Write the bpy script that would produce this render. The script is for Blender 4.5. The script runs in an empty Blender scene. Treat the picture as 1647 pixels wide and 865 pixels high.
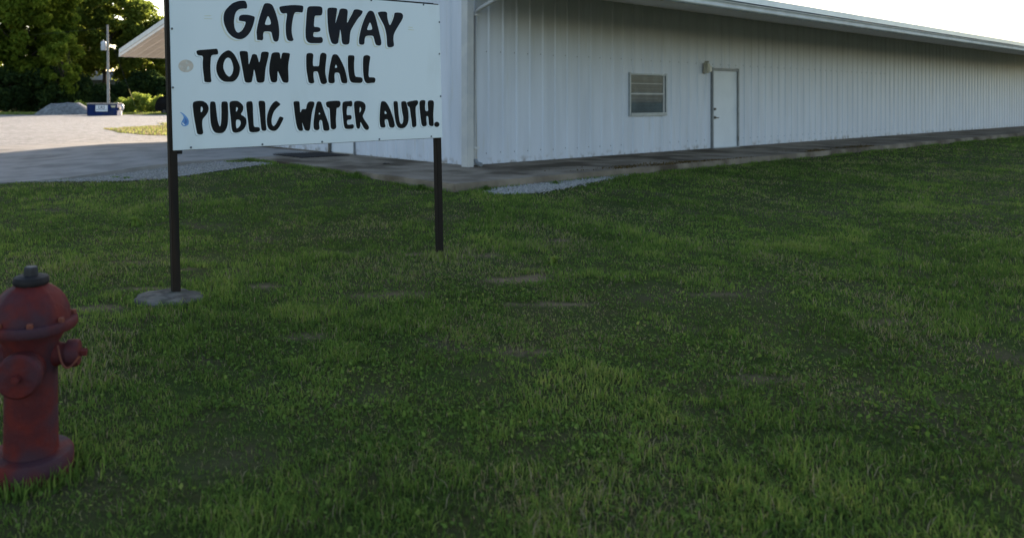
import bpy, bmesh, math, random
import numpy as np
from mathutils import Vector, Matrix, geometry

random.seed(7)
rng = np.random.default_rng(11)
R = math.radians
scene = bpy.context.scene
col = scene.collection

# ------------------------------------------------------------------ camera, sky, sun, exposure
cam = bpy.data.cameras.new("camera")
cam.sensor_width = 36.0
cam.lens = 26.3
cam.shift_x = 0.1375
cam.shift_y = -0.1636
cam.clip_start = 0.05
cam.clip_end = 3000
cam.dof.use_dof = True
cam.dof.focus_distance = 6.4
cam.dof.aperture_fstop = 2.2
camo = bpy.data.objects.new("camera", cam)
camo.location = (0, 0, 1.4)
camo.rotation_euler = (R(90), 0, 0)
col.objects.link(camo)
scene.camera = camo

SUN_EL, SUN_AZ = R(15.2), R(10.5)          # azimuth measured from +Y towards +X
world = bpy.data.worlds.new("World")
scene.world = world
world.use_nodes = True
wn, wl = world.node_tree.nodes, world.node_tree.links
wn.clear()
sky = wn.new("ShaderNodeTexSky")
sky.sky_type = 'NISHITA'
sky.sun_disc = False
sky.sun_elevation = SUN_EL
sky.sun_rotation = SUN_AZ
sky.air_density = 1.0
sky.dust_density = 1.2
sky.ozone_density = 1.0
bg = wn.new("ShaderNodeBackground")
bg.inputs['Strength'].default_value = 0.10
wo = wn.new("ShaderNodeOutputWorld")
wl.new(sky.outputs[0], bg.inputs[0])
wl.new(bg.outputs[0], wo.inputs[0])

sun = bpy.data.lights.new("sun", 'SUN')
sun.energy = 5.0
sun.angle = R(0.53)
sun.color = (1.0, 0.86, 0.70)
suno = bpy.data.objects.new("sun", sun)
sdir = Vector((math.sin(SUN_AZ) * math.cos(SUN_EL), math.cos(SUN_AZ) * math.cos(SUN_EL), math.sin(SUN_EL)))
suno.rotation_euler = sdir.to_track_quat('Z', 'Y').to_euler()
suno.location = (8, 30, 20)
col.objects.link(suno)

scene.view_settings.view_transform = 'Standard'
scene.view_settings.look = 'None'
scene.view_settings.gamma = 1.0
scene.view_settings.use_curve_mapping = False
scene.view_settings.exposure = 1.8

# ------------------------------------------------------------------ helpers
def tag(o, label=None, cat=None, group=None, kind=None):
    if label: o['label'] = label
    if cat: o['category'] = cat
    if group: o['group'] = group
    if kind: o['kind'] = kind
    return o

def empty(name, loc=(0, 0, 0), rz=0.0, label=None, cat=None, group=None):
    o = bpy.data.objects.new(name, None)
    o.location = loc
    o.rotation_euler = (0, 0, rz)
    o.empty_display_size = 0.3
    col.objects.link(o)
    return tag(o, label, cat, group)

def link(name, me, mat=None, parent=None):
    o = bpy.data.objects.new(name, me)
    if mat and not me.materials:
        me.materials.append(mat)
    col.objects.link(o)
    if parent: o.parent = parent
    return o

class MB:
    """collects simple shapes into one mesh"""
    def __init__(self): self.v, self.f = [], []
    def add(self, vs, fs):
        n = len(self.v)
        self.v += [tuple(p) for p in vs]
        self.f += [tuple(i + n for i in f) for f in fs]
        return self
    def box(self, a, b):
        (x0, y0, z0), (x1, y1, z1) = a, b
        return self.add([(x0,y0,z0),(x1,y0,z0),(x1,y1,z0),(x0,y1,z0),(x0,y0,z1),(x1,y0,z1),(x1,y1,z1),(x0,y1,z1)],
                        [(3,2,1,0),(4,5,6,7),(0,1,5,4),(1,2,6,5),(2,3,7,6),(3,0,4,7)])
    def prism(self, pts, axis_vec, close=True):
        """polygon (3-D points) pushed along axis_vec"""
        n = len(pts); a = Vector(axis_vec)
        vs = [Vector(p) for p in pts] + [Vector(p) + a for p in pts]
        fs = [(i, (i+1) % n, n + (i+1) % n, n + i) for i in range(n)]
        fs += [tuple(range(n-1, -1, -1)), tuple(range(n, 2*n))]
        return self.add(vs, fs)
    def lathe(self, prof, seg=24, c=(0, 0, 0), cap=True):
        vs, fs = [], []
        for r, z in prof:
            for k in range(seg):
                t = 2*math.pi*k/seg
                vs.append((c[0]+r*math.cos(t), c[1]+r*math.sin(t), c[2]+z))
        for j in range(len(prof)-1):
            for k in range(seg):
                k2 = (k+1) % seg
                fs.append((j*seg+k, j*seg+k2, (j+1)*seg+k2, (j+1)*seg+k))
        if cap:
            fs.append(tuple(range(seg-1, -1, -1)))
            fs.append(tuple(range((len(prof)-1)*seg, len(prof)*seg)))
        return self.add(vs, fs)
    def tube(self, path, rad, seg=8, square=False):
        P = [Vector(p) for p in path]
        rad = rad if isinstance(rad, (list, tuple)) else [rad]*len(P)
        vs, fs = [], []
        up = Vector((0, 0, 1))
        for i, p in enumerate(P):
            d = (P[min(i+1, len(P)-1)] - P[max(i-1, 0)]).normalized()
            a = d.cross(up)
            if a.length < 1e-3: a = d.cross(Vector((1, 0, 0)))
            a.normalize(); b = a.cross(d).normalized()
            for k in range(seg):
                t = 2*math.pi*(k+.5)/seg
                vs.append(p + (a*math.cos(t) + b*math.sin(t))*rad[i])
        for i in range(len(P)-1):
            for k in range(seg):
                k2 = (k+1) % seg
                fs.append((i*seg+k, i*seg+k2, (i+1)*seg+k2, (i+1)*seg+k))
        fs.append(tuple(range(seg-1, -1, -1)))
        fs.append(tuple(range((len(P)-1)*seg, len(P)*seg)))
        return self.add(vs, fs)
    def mesh(self, name, smooth=False, bevel=0.0, fix=True):
        me = bpy.data.meshes.new(name)
        me.from_pydata(self.v, [], self.f)
        if bevel or fix:
            bm = bmesh.new(); bm.from_mesh(me)
            if fix: bmesh.ops.recalc_face_normals(bm, faces=bm.faces)
            if bevel:
                es = [e for e in bm.edges if len(e.link_faces) == 2 and e.calc_face_angle(0) > 0.6]
                bmesh.ops.bevel(bm, geom=es, offset=bevel, segments=2, affect='EDGES', clamp_overlap=True)
            bm.to_mesh(me); bm.free()
        if smooth:
            me.polygons.foreach_set('use_smooth', [True]*len(me.polygons))
            me.set_sharp_from_angle(angle=R(40))
        return me
    def build(self, name, mat, parent=None, smooth=False, bevel=0.0, fix=True):
        return link(name, self.mesh(name, smooth, bevel, fix), mat, parent)

# value noise in numpy
def _hash(i, j, s):
    v = np.sin(i*127.1 + j*311.7 + s*74.7)*43758.5453
    return v - np.floor(v)
def vnoise(x, y, s=0):
    xi, yi = np.floor(x), np.floor(y)
    xf, yf = x-xi, y-yi
    u, v = xf*xf*(3-2*xf), yf*yf*(3-2*yf)
    a, b = _hash(xi, yi, s), _hash(xi+1, yi, s)
    c, d = _hash(xi, yi+1, s), _hash(xi+1, yi+1, s)
    return (a*(1-u)+b*u)*(1-v) + (c*(1-u)+d*u)*v
def fbm(x, y, s=0, o=4):
    t, a, n = 0, .5, 0
    for k in range(o):
        t = t + a*vnoise(x*2**k, y*2**k, s+k*3.1); n += a; a *= .5
    return t/n
def sstep(a, b, x):
    t = np.clip((x-a)/(b-a), 0, 1)
    return t*t*(3-2*t)

# ------------------------------------------------------------------ materials
def newmat(name):
    m = bpy.data.materials.new(name); m.use_nodes = True
    nt = m.node_tree; nt.nodes.clear()
    out = nt.nodes.new("ShaderNodeOutputMaterial")
    return m, nt.nodes, nt.links, out

def surf(name, c1, c2=None, scale=4.0, rough=.6, metal=0.0, bump=0.0, bscale=None, detail=6.0, spec=.5,
         c3=None, s3=1.0, lo3=.5, hi3=.7, lo=.35, hi=.65, stretch=(1, 1, 1), bdist=.01, rvar=0.0):
    """principled surface: two colours mixed by noise, a third as larger stains, fine bump"""
    m, N, L, out = newmat(name)
    p = N.new("ShaderNodeBsdfPrincipled")
    p.inputs['Roughness'].default_value = rough
    p.inputs['Metallic'].default_value = metal
    p.inputs['Specular IOR Level'].default_value = spec
    L.new(p.outputs[0], out.inputs[0])
    tc = N.new("ShaderNodeTexCoord"); mp = N.new("ShaderNodeMapping")
    mp.inputs['Scale'].default_value = stretch
    L.new(tc.outputs['Object'], mp.inputs[0])
    def noise(sc, det=detail):
        n = N.new("ShaderNodeTexNoise"); n.inputs['Scale'].default_value = sc; n.inputs['Detail'].default_value = det
        L.new(mp.outputs[0], n.inputs['Vector']); return n
    def mix(fac, a, b):
        x = N.new("ShaderNodeMix"); x.data_type = 'RGBA'
        L.new(fac, x.inputs[0])
        for k, v in ((6, a), (7, b)):
            if isinstance(v, tuple): x.inputs[k].default_value = (*v, 1)
            else: L.new(v, x.inputs[k])
        return x.outputs[2]
    def rng_(src, a, b):
        r = N.new("ShaderNodeMapRange"); r.inputs[1].default_value = a; r.inputs[2].default_value = b
        r.interpolation_type = 'SMOOTHSTEP'
        L.new(src, r.inputs[0]); return r.outputs[0]
    c = c1
    if c2:
        c = mix(rng_(noise(scale).outputs[0], lo, hi), c1, c2)
    if c3:
        c = mix(rng_(noise(s3, 5.0).outputs[0], lo3, hi3), c, c3)
    if isinstance(c, tuple): p.inputs['Base Color'].default_value = (*c, 1)
    else: L.new(c, p.inputs['Base Color'])
    if rvar:
        r = N.new("ShaderNodeMapRange"); r.inputs[3].default_value = rough-rvar; r.inputs[4].default_value = rough+rvar
        L.new(noise(scale*1.7).outputs[0], r.inputs[0]); L.new(r.outputs[0], p.inputs['Roughness'])
    if bump:
        b = N.new("ShaderNodeBump"); b.inputs['Strength'].default_value = bump; b.inputs['Distance'].default_value = bdist
        L.new(noise(bscale or scale*4, 8.0).outputs[0], b.inputs['Height'])
        L.new(b.outputs[0], p.inputs['Normal'])
    return m

def leafmat(name, ramp, trans=.45, rough=.55, spec=.3):
    """leaf or blade: colour picked by the per-leaf attribute 'var', lets light through"""
    m, N, L, out = newmat(name)
    at = N.new("ShaderNodeAttribute"); at.attribute_name = 'var'
    cr = N.new("ShaderNodeValToRGB")
    el = cr.color_ramp.elements
    while len(el) > 1: el.remove(el[-1])
    el[0].position = ramp[0][0]; el[0].color = (*ramp[0][1], 1)
    for pos, c in ramp[1:]:
        e = el.new(pos); e.color = (*c, 1)
    L.new(at.outputs['Fac'], cr.inputs[0])
    p = N.new("ShaderNodeBsdfPrincipled"); p.inputs['Roughness'].default_value = rough
    p.inputs['Specular IOR Level'].default_value = spec
    t = N.new("ShaderNodeBsdfTranslucent")
    hs = N.new("ShaderNodeHueSaturation"); hs.inputs['Hue'].default_value = .485; hs.inputs['Value'].default_value = 2.6
    L.new(cr.outputs[0], hs.inputs['Color']); L.new(hs.outputs[0], t.inputs[0])
    L.new(cr.outputs[0], p.inputs['Base Color'])
    mx = N.new("ShaderNodeMixShader"); mx.inputs[0].default_value = trans
    L.new(p.outputs[0], mx.inputs[1]); L.new(t.outputs[0], mx.inputs[2]); L.new(mx.outputs[0], out.inputs[0])
    return m

def gravelmat(name, base, dark, scale=28.0, stain=(.30, .29, .27), s3=.22, bdist=.03, lo3=.45, hi3=.7):
    m, N, L, out = newmat(name)
    p = N.new("ShaderNodeBsdfPrincipled"); p.inputs['Roughness'].default_value = .92
    p.inputs['Specular IOR Level'].default_value = .2
    tc = N.new("ShaderNodeTexCoord")
    vo = N.new("ShaderNodeTexVoronoi"); vo.inputs['Scale'].default_value = scale
    L.new(tc.outputs['Object'], vo.inputs['Vector'])
    hsv = N.new("ShaderNodeSeparateColor"); L.new(vo.outputs['Color'], hsv.inputs[0])
    x = N.new("ShaderNodeMix"); x.data_type = 'RGBA'
    L.new(hsv.outputs[0], x.inputs[0]); x.inputs[6].default_value = (*dark, 1); x.inputs[7].default_value = (*base, 1)
    n = N.new("ShaderNodeTexNoise"); n.inputs['Scale'].default_value = s3; n.inputs['Detail'].default_value = 8
    mp = N.new("ShaderNodeMapping"); mp.inputs['Scale'].default_value = (1, 1, 1)
    L.new(tc.outputs['Object'], mp.inputs[0]); L.new(mp.outputs[0], n.inputs['Vector'])
    r = N.new("ShaderNodeMapRange"); r.inputs[1].default_value = lo3; r.inputs[2].default_value = hi3; r.inputs[4].default_value = .75
    L.new(n.outputs[0], r.inputs[0])
    y = N.new("ShaderNodeMix"); y.data_type = 'RGBA'
    L.new(r.outputs[0], y.inputs[0]); L.new(x.outputs[2], y.inputs[6]); y.inputs[7].default_value = (*stain, 1)
    n2 = N.new("ShaderNodeTexNoise"); n2.inputs['Scale'].default_value = 2.4; n2.inputs['Detail'].default_value = 9; n2.inputs['Roughness'].default_value = .75
    L.new(tc.outputs['Object'], n2.inputs['Vector'])
    r2 = N.new("ShaderNodeMapRange"); r2.inputs[1].default_value = .36; r2.inputs[2].default_value = .64; r2.inputs[3].default_value = .52; r2.inputs[4].default_value = 1.34
    L.new(n2.outputs[0], r2.inputs[0])
    mu = N.new("ShaderNodeMix"); mu.data_type = 'RGBA'; mu.blend_type = 'MULTIPLY'; mu.inputs[0].default_value = 1.0
    L.new(y.outputs[2], mu.inputs[6]); L.new(r2.outputs[0], mu.inputs[7])
    L.new(mu.outputs[2], p.inputs['Base Color'])
    b = N.new("ShaderNodeBump"); b.inputs['Strength'].default_value = .9; b.inputs['Distance'].default_value = bdist
    L.new(vo.outputs['Distance'], b.inputs['Height']); b.invert = True
    L.new(b.outputs[0], p.inputs['Normal']); L.new(p.outputs[0], out.inputs[0])
    return m

M = {}
M['soil'] = surf('soil', (.056, .056, .022), (.042, .058, .016), 3.0, .95, bump=.8, bscale=26, spec=.03, c3=(.075, .064, .036), s3=1.3, lo3=.5, hi3=.7, bdist=.03)
M['lawn_soil'] = M['soil'].copy(); M['lawn_soil'].name = 'lawn_soil'
_nt = M['lawn_soil'].node_tree                 # worn bare earth where the ground's 'bare' attribute says so
_p = [n for n in _nt.nodes if n.type == 'BSDF_PRINCIPLED'][0]
_src = _p.inputs['Base Color'].links[0].from_socket
_at = _nt.nodes.new("ShaderNodeAttribute"); _at.attribute_name = 'bare'
_no = _nt.nodes.new("ShaderNodeTexNoise"); _no.inputs['Scale'].default_value = 22; _no.inputs['Detail'].default_value = 8
_tc = _nt.nodes.new("ShaderNodeTexCoord"); _nt.links.new(_tc.outputs['Object'], _no.inputs['Vector'])
_cr = _nt.nodes.new("ShaderNodeMix"); _cr.data_type = 'RGBA'; _nt.links.new(_no.outputs[0], _cr.inputs[0])
_cr.inputs[6].default_value = (.10, .068, .040, 1); _cr.inputs[7].default_value = (.25, .18, .12, 1)
_mx = _nt.nodes.new("ShaderNodeMix"); _mx.data_type = 'RGBA'
_nt.links.new(_at.outputs['Fac'], _mx.inputs[0]); _nt.links.new(_src, _mx.inputs[6]); _nt.links.new(_cr.outputs[2], _mx.inputs[7])
_nt.links.new(_mx.outputs[2], _p.inputs['Base Color'])
M['gravel'] = gravelmat('gravel', (.345, .322, .312), (.20, .185, .178), 26, (.22, .205, .198))
M['stone'] = surf('gravel_stone', (.38, .355, .325), (.20, .185, .17), 30, .9, bump=.3, spec=.2)
M['pile'] = gravelmat('gravel_pile', (.27, .265, .265), (.14, .14, .14), 9, (.16, .16, .16))
M['concrete'] = surf('concrete', (.265, .215, .165), (.165, .130, .098), 1.7, .95, bump=.35, bscale=40, spec=.08, c3=(.085, .064, .044), s3=.9, lo3=.47, hi3=.66)
M['slab_edge'] = surf('concrete_apron', (.29, .262, .24), (.215, .195, .178), 1.6, .95, bump=.35, bscale=40, spec=.08, c3=(.15, .135, .122), s3=.4, lo3=.55, hi3=.72)
M['footing'] = surf('footing_concrete', (.155, .138, .118), (.075, .067, .056), 9, .95, bump=.9, bscale=30, spec=.08, c3=(.055, .06, .035), s3=5, lo3=.52, hi3=.7)
M['wall'] = surf('white_wall_metal', (.585, .60, .665), (.53, .545, .605), 1.2, .42, spec=.4, stretch=(3, 3, .35), c3=(.49, .49, .49), s3=2.6, lo3=.56, hi3=.85, bump=.05, bscale=3, bdist=.02)
_nt = M['wall'].node_tree
_p = [n for n in _nt.nodes if n.type == 'BSDF_PRINCIPLED'][0]
_src = _p.inputs['Base Color'].links[0].from_socket
_tc = _nt.nodes.new("ShaderNodeTexCoord"); _sx = _nt.nodes.new("ShaderNodeSeparateXYZ"); _nt.links.new(_tc.outputs['Object'], _sx.inputs[0])
_mr = _nt.nodes.new("ShaderNodeMapRange"); _mr.inputs[1].default_value = .21; _mr.inputs[2].default_value = .36; _mr.inputs[3].default_value = 1; _mr.inputs[4].default_value = 0
_nt.links.new(_sx.outputs[2], _mr.inputs[0])
_no = _nt.nodes.new("ShaderNodeTexNoise"); _no.inputs['Scale'].default_value = 5.5; _no.inputs['Detail'].default_value = 7
_nt.links.new(_tc.outputs['Object'], _no.inputs['Vector'])
_m2 = _nt.nodes.new("ShaderNodeMapRange"); _m2.inputs[1].default_value = .52; _m2.inputs[2].default_value = .70; _nt.links.new(_no.outputs[0], _m2.inputs[0])
_ml = _nt.nodes.new("ShaderNodeMath"); _ml.operation = 'MULTIPLY'; _nt.links.new(_mr.outputs[0], _ml.inputs[0]); _nt.links.new(_m2.outputs[0], _ml.inputs[1])
_mx = _nt.nodes.new("ShaderNodeMix"); _mx.data_type = 'RGBA'; _nt.links.new(_ml.outputs[0], _mx.inputs[0])
_nt.links.new(_src, _mx.inputs[6]); _mx.inputs[7].default_value = (.16, .12, .08, 1)
_nt.links.new(_mx.outputs[2], _p.inputs['Base Color'])
M['trim'] = surf('white_trim_metal', (.60, .59, .58), (.52, .51, .50), 3, .45, spec=.4)
M['column'] = surf('column_paint', (.50, .48, .46), (.43, .42, .42), 3, .5, spec=.35)
M['soffit'] = surf('soffit_metal', (.80, .73, .67), (.74, .67, .61), 2, .5, spec=.3)
M['roof'] = surf('roof_metal', (.55, .57, .60), (.48, .50, .53), 2, .35, metal=.3)
M['door'] = surf('door_paint', (.64, .66, .70), (.60, .62, .66), 2, .4, spec=.4)
M['frame'] = surf('door_frame_metal', (.24, .25, .26), (.19, .20, .21), 5, .45)
M['alu'] = surf('aluminium_frame', (.36, .38, .40), (.30, .32, .34), 6, .4, metal=.3)
M['blind'] = surf('window_blind', (.27, .28, .29), (.20, .21, .22), 3, .8, spec=.1)
M['steel'] = surf('lock_steel', (.16, .16, .16), (.10, .10, .10), 20, .3, metal=.8)
M['lampbox'] = surf('lamp_housing', (.42, .40, .33), (.34, .32, .26), 12, .5)
M['lens'] = surf('lamp_lens', (.36, .37, .36), None, 4, .2)
M['board'] = surf('sign_board', (.74, .76, .77), (.69, .72, .735), 1.5, .38, spec=.45, stretch=(1, 1, .4), c3=(.66, .67, .66), s3=3.5, lo3=.55, hi3=.8)
M['ink'] = surf('black_sign_paint', (.008, .007, .007), (.013, .011, .010), 18, .6, spec=.12)
M['inknavy'] = surf('dark_blue_sign_paint', (.012, .013, .019), (.018, .016, .019), 14, .6, spec=.14)
M['cream'] = surf('cream_sign_paint', (.62, .59, .43), (.66, .64, .52), 12, .5)
M['greyline'] = surf('grey_sign_paint', (.34, .36, .37), (.46, .48, .49), 12, .5)
M['whitepaint'] = surf('white_sign_paint', (.76, .78, .78), None, 4, .4)
M['seal'] = surf('weathered_seal', (.60, .49, .40), (.52, .44, .37), 30, .6, c3=(.60, .56, .51), s3=45)
M['sealhl'] = surf('seal_highlight', (.66, .65, .62), None, 4, .5)
M['blue'] = surf('blue_sign_paint', (.10, .25, .55), (.16, .33, .62), 20, .4)
M['blue2'] = surf('dark_blue_drop_paint', (.06, .16, .42), None, 4, .4)
M['post'] = surf('sign_post_steel', (.018, .0145, .012), (.028, .020, .015), 10, .75, spec=.12, stretch=(1, 1, .15), c3=(.034, .022, .015), s3=8, lo3=.55, hi3=.75)
M['rail'] = surf('sign_rail_steel', (.014, .013, .013), (.022, .018, .016), 10, .75, spec=.15)
M['screw'] = surf('screw_zinc', (.13, .14, .15), None, 4, .4, metal=.6)
M['red'] = surf('faded_hydrant_paint', (.125, .018, .014), (.080, .016, .017), 14, .7, spec=.15, c3=(.058, .026, .034), s3=6.0, lo3=.42, hi3=.66, bump=.35, bscale=60)
M['rust'] = surf('rusty_hydrant_patch', (.20, .05, .018), (.13, .03, .02), 30, .8)
M['blackiron'] = surf('hydrant_black_iron', (.016, .014, .015), (.026, .021, .021), 18, .7, spec=.15, bump=.2, bscale=50)
M['nut'] = surf('hydrant_nut_iron', (.05, .046, .05), (.026, .023, .023), 25, .6, spec=.25)
M['bark'] = surf('bark', (.085, .065, .05), (.05, .04, .032), 6, .95, bump=.6, bscale=14, stretch=(1, 1, .25), spec=.1)
M['pole'] = surf('weathered_pole', (.36, .335, .31), (.28, .26, .24), 5, .9, stretch=(1, 1, .1), spec=.15)
M['wire'] = surf('wire', (.06, .06, .06), None, 3, .8, spec=.1)
M['can'] = surf('transformer_grey', (.50, .50, .52), (.44, .44, .46), 4, .5)
M['yellow'] = surf('guy_guard_yellow', (.30, .22, .06), (.24, .18, .05), 4, .8, spec=.1)
M['dumpster'] = surf('dumpster_blue', (.008, .022, .10), (.007, .018, .08), 2, .7, spec=.1, c3=(.03, .04, .09), s3=1.5)
M['dumpdark'] = surf('dumpster_steel_dark', (.02, .022, .035), None, 3, .5)
M['rim'] = surf('dumpster_rim', (.30, .27, .24), (.22, .20, .19), 4, .6)
M['label'] = surf('white_label', (.66, .66, .68), None, 3, .5)
M['labelink'] = surf('label_ink', (.03, .03, .06), None, 3, .5)
M['sticker'] = surf('pale_sticker', (.50, .45, .30), None, 3, .5)
M['tank'] = surf('white_tank', (.50, .51, .54), (.44, .45, .48), 3, .4)
M['vanbody'] = surf('dark_vehicle_paint', (.007, .006, .006), (.010, .008, .007), 2, .7, spec=.06)
M['vanglass'] = surf('dark_vehicle_glass', (.006, .006, .007), None, 2, .6, spec=.1)
M['tyre'] = surf('tyre_rubber', (.010, .010, .010), None, 8, .9, spec=.05)
M['hub'] = surf('wheel_hub', (.05, .04, .035), (.03, .026, .022), 8, .7)
M['shedwall'] = surf('shed_wall', (.16, .17, .20), None, 2, .7)
M['shedroof'] = surf('shed_roof', (.20, .21, .26), (.17, .18, .22), 1, .5)
M['mat'] = surf('doormat', (.022, .020, .019), (.035, .03, .028), 40, .95, bump=.5, bscale=90, spec=.1)
M['leaf_grass'] = leafmat('grass_blade', [(0, (.036, .062, .013)), (.35, (.074, .124, .023)), (.62, (.128, .192, .035)), (.80, (.20, .228, .056)), (.88, (.15, .125, .065)), (1, (.25, .21, .12))], .28, .8, .06)
M['moss'] = leafmat('dried_moss', [(0, (.050, .040, .016)), (.5, (.090, .060, .022)), (1, (.13, .080, .025))], .1, .9, .03)
M['leaf_a'] = leafmat('oak_leaf', [(0, (.034, .056, .008)), (.5, (.088, .128, .014)), (1, (.165, .190, .026))], .55, .8, .08)
M['leaf_b'] = leafmat('hickory_leaf', [(0, (.032, .050, .009)), (.5, (.080, .108, .018)), (1, (.155, .180, .030))], .55, .8, .08)
M['leaf_dark'] = leafmat('cedar_foliage', [(0, (.012, .022, .009)), (.5, (.022, .040, .013)), (1, (.045, .068, .014))], .3, .8, .06)
M['leaf_bush'] = leafmat('bush_leaf', [(0, (.08, .115, .02)), (.5, (.15, .20, .035)), (1, (.24, .26, .065))], .5, .8, .08)

# ------------------------------------------------------------------ where things are: building axes and ground height
CX, CY = 1.79, 13.88                     # near corner of the building
TH = math.atan2(.5981, .8014)
UX, UY, VX, VY = math.cos(TH), math.sin(TH), -math.sin(TH), math.cos(TH)
def to_local(x, y):
    dx, dy = x-CX, y-CY
    return dx*UX + dy*UY, dx*VX + dy*VY
def to_world(u, v):
    return CX + u*UX + v*VX, CY + u*UY + v*VY
def gz(x, y):
    """ground height: the lawn rises a little towards the slab"""
    u, v = to_local(x, y)
    du = np.maximum(-2.3-u, 0); dv = np.maximum(-2.1-v, 0)
    dist = np.sqrt(du*du + dv*dv)
    rise = -.04 + (.12+.085*sstep(-1.5, 1.5, v)*sstep(-1.0, -2.2, u))*(1-sstep(0, 4.0, dist))*(1-.85*sstep(4.2, 6.5, v))
    return rise + .025*(fbm(x*.55, y*.55, 5, 3)-.5)*sstep(.2, 1.0, dist)

BARE = [(1.19, 6.05, .26, .14, .95), (1.40, 6.2, .2, .07, .9), (.50, 7.05, .28, .07, .95), (1.05, 6.98, .27, .06, .9), (.72, 6.9, .16, .10, .5), (.25, 5.6, .30, .13, .6),
        (1.33, 5.33, .24, .09, .9), (1.0, 5.35, .12, .05, .7), (1.98, 7.65, .19, .09, .8), (-.05, 5.55, .10, .06, .75), (-.86, 5.85, .18, .08, .8), (-1.7, 5.75, .24, .07, .85),
        (-1.9, 5.2, .27, .09, .7), (-2.2, 6.7, .2, .06, .6), (-1.55, 6.4, .18, .05, .7), (2.6, 5.6, .2, .07, .5), (-.4, 4.6, .2, .09, .6), (.9, 4.3, .22, .08, .6), (2.0, 3.9, .2, .08, .6), (3.4, 4.9, .25, .08, .55)]
def bareness(x, y):
    d = np.zeros_like(x)
    for bx, by, rx, ry, a in BARE:
        q = np.sqrt(((x-bx)/rx)**2 + ((y-by)/ry)**2) + .9*(fbm(x*7, y*7, 31, 3)-.5)
        d = np.maximum(d, a*(1-sstep(.45, 1.25, q)))
    return d
def inpoly(px, py, poly):
    r = np.zeros(px.shape, bool)
    n = len(poly)
    for i in range(n):
        x0, y0 = poly[i]; x1, y1 = poly[(i+1) % n]
        c = (y0 > py) != (y1 > py)
        with np.errstate(divide='ignore', invalid='ignore'):
            xx = (x1-x0)*(py-y0)/(y1-y0+1e-12) + x0
        r ^= c & (px < xx)
    return r

def rough_edge(poly, step=.25, amp=.08, seed=1):
    out = []
    n = len(poly)
    for i in range(n):
        a, b = np.array(poly[i]), np.array(poly[(i+1) % n])
        L = np.linalg.norm(b-a); st = step if min(np.linalg.norm(a), np.linalg.norm(b)) < 30 else 2.5
        k = max(1, int(L/st)); nrm = np.array([-(b-a)[1], (b-a)[0]])/max(L, 1e-6)
        for j in range(k):
            p = a+(b-a)*j/k
            am = amp*(1 if st < 1 else 3)
            out.append(tuple(p + nrm*am*2.6*(fbm(np.array(p[0]*1.7/st*.25), np.array(p[1]*1.7/st*.25), seed, 4)-.5)))
    return out

def sheet(name, poly, zoff, mat, step=.8, holes_of=None, kind='structure'):
    """a ground sheet over a polygon, following the ground, with interior points so that it stays above it"""
    P = np.array(poly)
    x0, y0 = P.min(0); x1, y1 = P.max(0)
    pts = [Vector(p) for p in poly]
    n = len(pts)
    ys = []
    y = y0
    while y < y1:
        ys.append(y); y += step*max(1, (y-12)/10)
    for y in ys:
        st = step*max(1, (y-12)/10)
        gx = np.arange(x0, x1, st) + rng.uniform(-.1, .1)*st
        gy = np.full_like(gx, y)
        for a, b in zip(gx[inpoly(gx, gy, poly)], gy[inpoly(gx, gy, poly)]):
            pts.append(Vector((a, b)))
    edges = [(i, (i+1) % n) for i in range(n)]
    v, e, f, *_ = geometry.delaunay_2d_cdt(pts, edges, [], 1, 1e-5)
    V = np.array([(p.x, p.y) for p in v])
    z = gz(V[:, 0], V[:, 1]) + zoff
    me = bpy.data.meshes.new(name)
    me.from_pydata([(a, b, c) for (a, b), c in zip(V, z)], [], [tuple(q) for q in f])
    me.update()
    bm = bmesh.new(); bm.from_mesh(me)
    for fc in bm.faces:
        if fc.normal.z < 0: fc.normal_flip()
    bm.to_mesh(me); bm.free()
    me.polygons.foreach_set('use_smooth', [True]*len(me.polygons))
    o = link(name, me, mat)
    if kind: o['kind'] = kind
    return o

# ------------------------------------------------------------------ ground
def axis(fine0, fine1, st, far0, far1):
    a = list(np.arange(fine0, fine1+1e-6, st))
    s, p = st, fine1
    while p < far1: s *= 1.35; p += s; a.append(p)
    s, p, pre = st, fine0, []
    while p > far0: s *= 1.35; p -= s; pre.append(p)
    return np.array(pre[::-1] + a)
gxs, gys = axis(-6, 8, .085, -900, 900), axis(1.5, 15, .085, -900, 1500)
GX, GY = np.meshgrid(gxs, gys)
GZ = gz(GX, GY)
nx, ny = len(gxs), len(gys)
me = bpy.data.meshes.new("ground")
idx = np.arange(nx*ny).reshape(ny, nx)
quads = np.stack([idx[:-1, :-1], idx[:-1, 1:], idx[1:, 1:], idx[1:, :-1]], -1).reshape(-1, 4)
me.from_pydata(np.stack([GX, GY, GZ], -1).reshape(-1, 3).tolist(), [], quads.tolist())
me.polygons.foreach_set('use_smooth', [True]*len(me.polygons))
ab_ = me.attributes.new('bare', 'FLOAT', 'POINT')
ab_.data.foreach_set('value', bareness(GX, GY).ravel().astype(np.float32))
ground = link("ground", me, M['lawn_soil']); ground['kind'] = 'structure'

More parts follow.
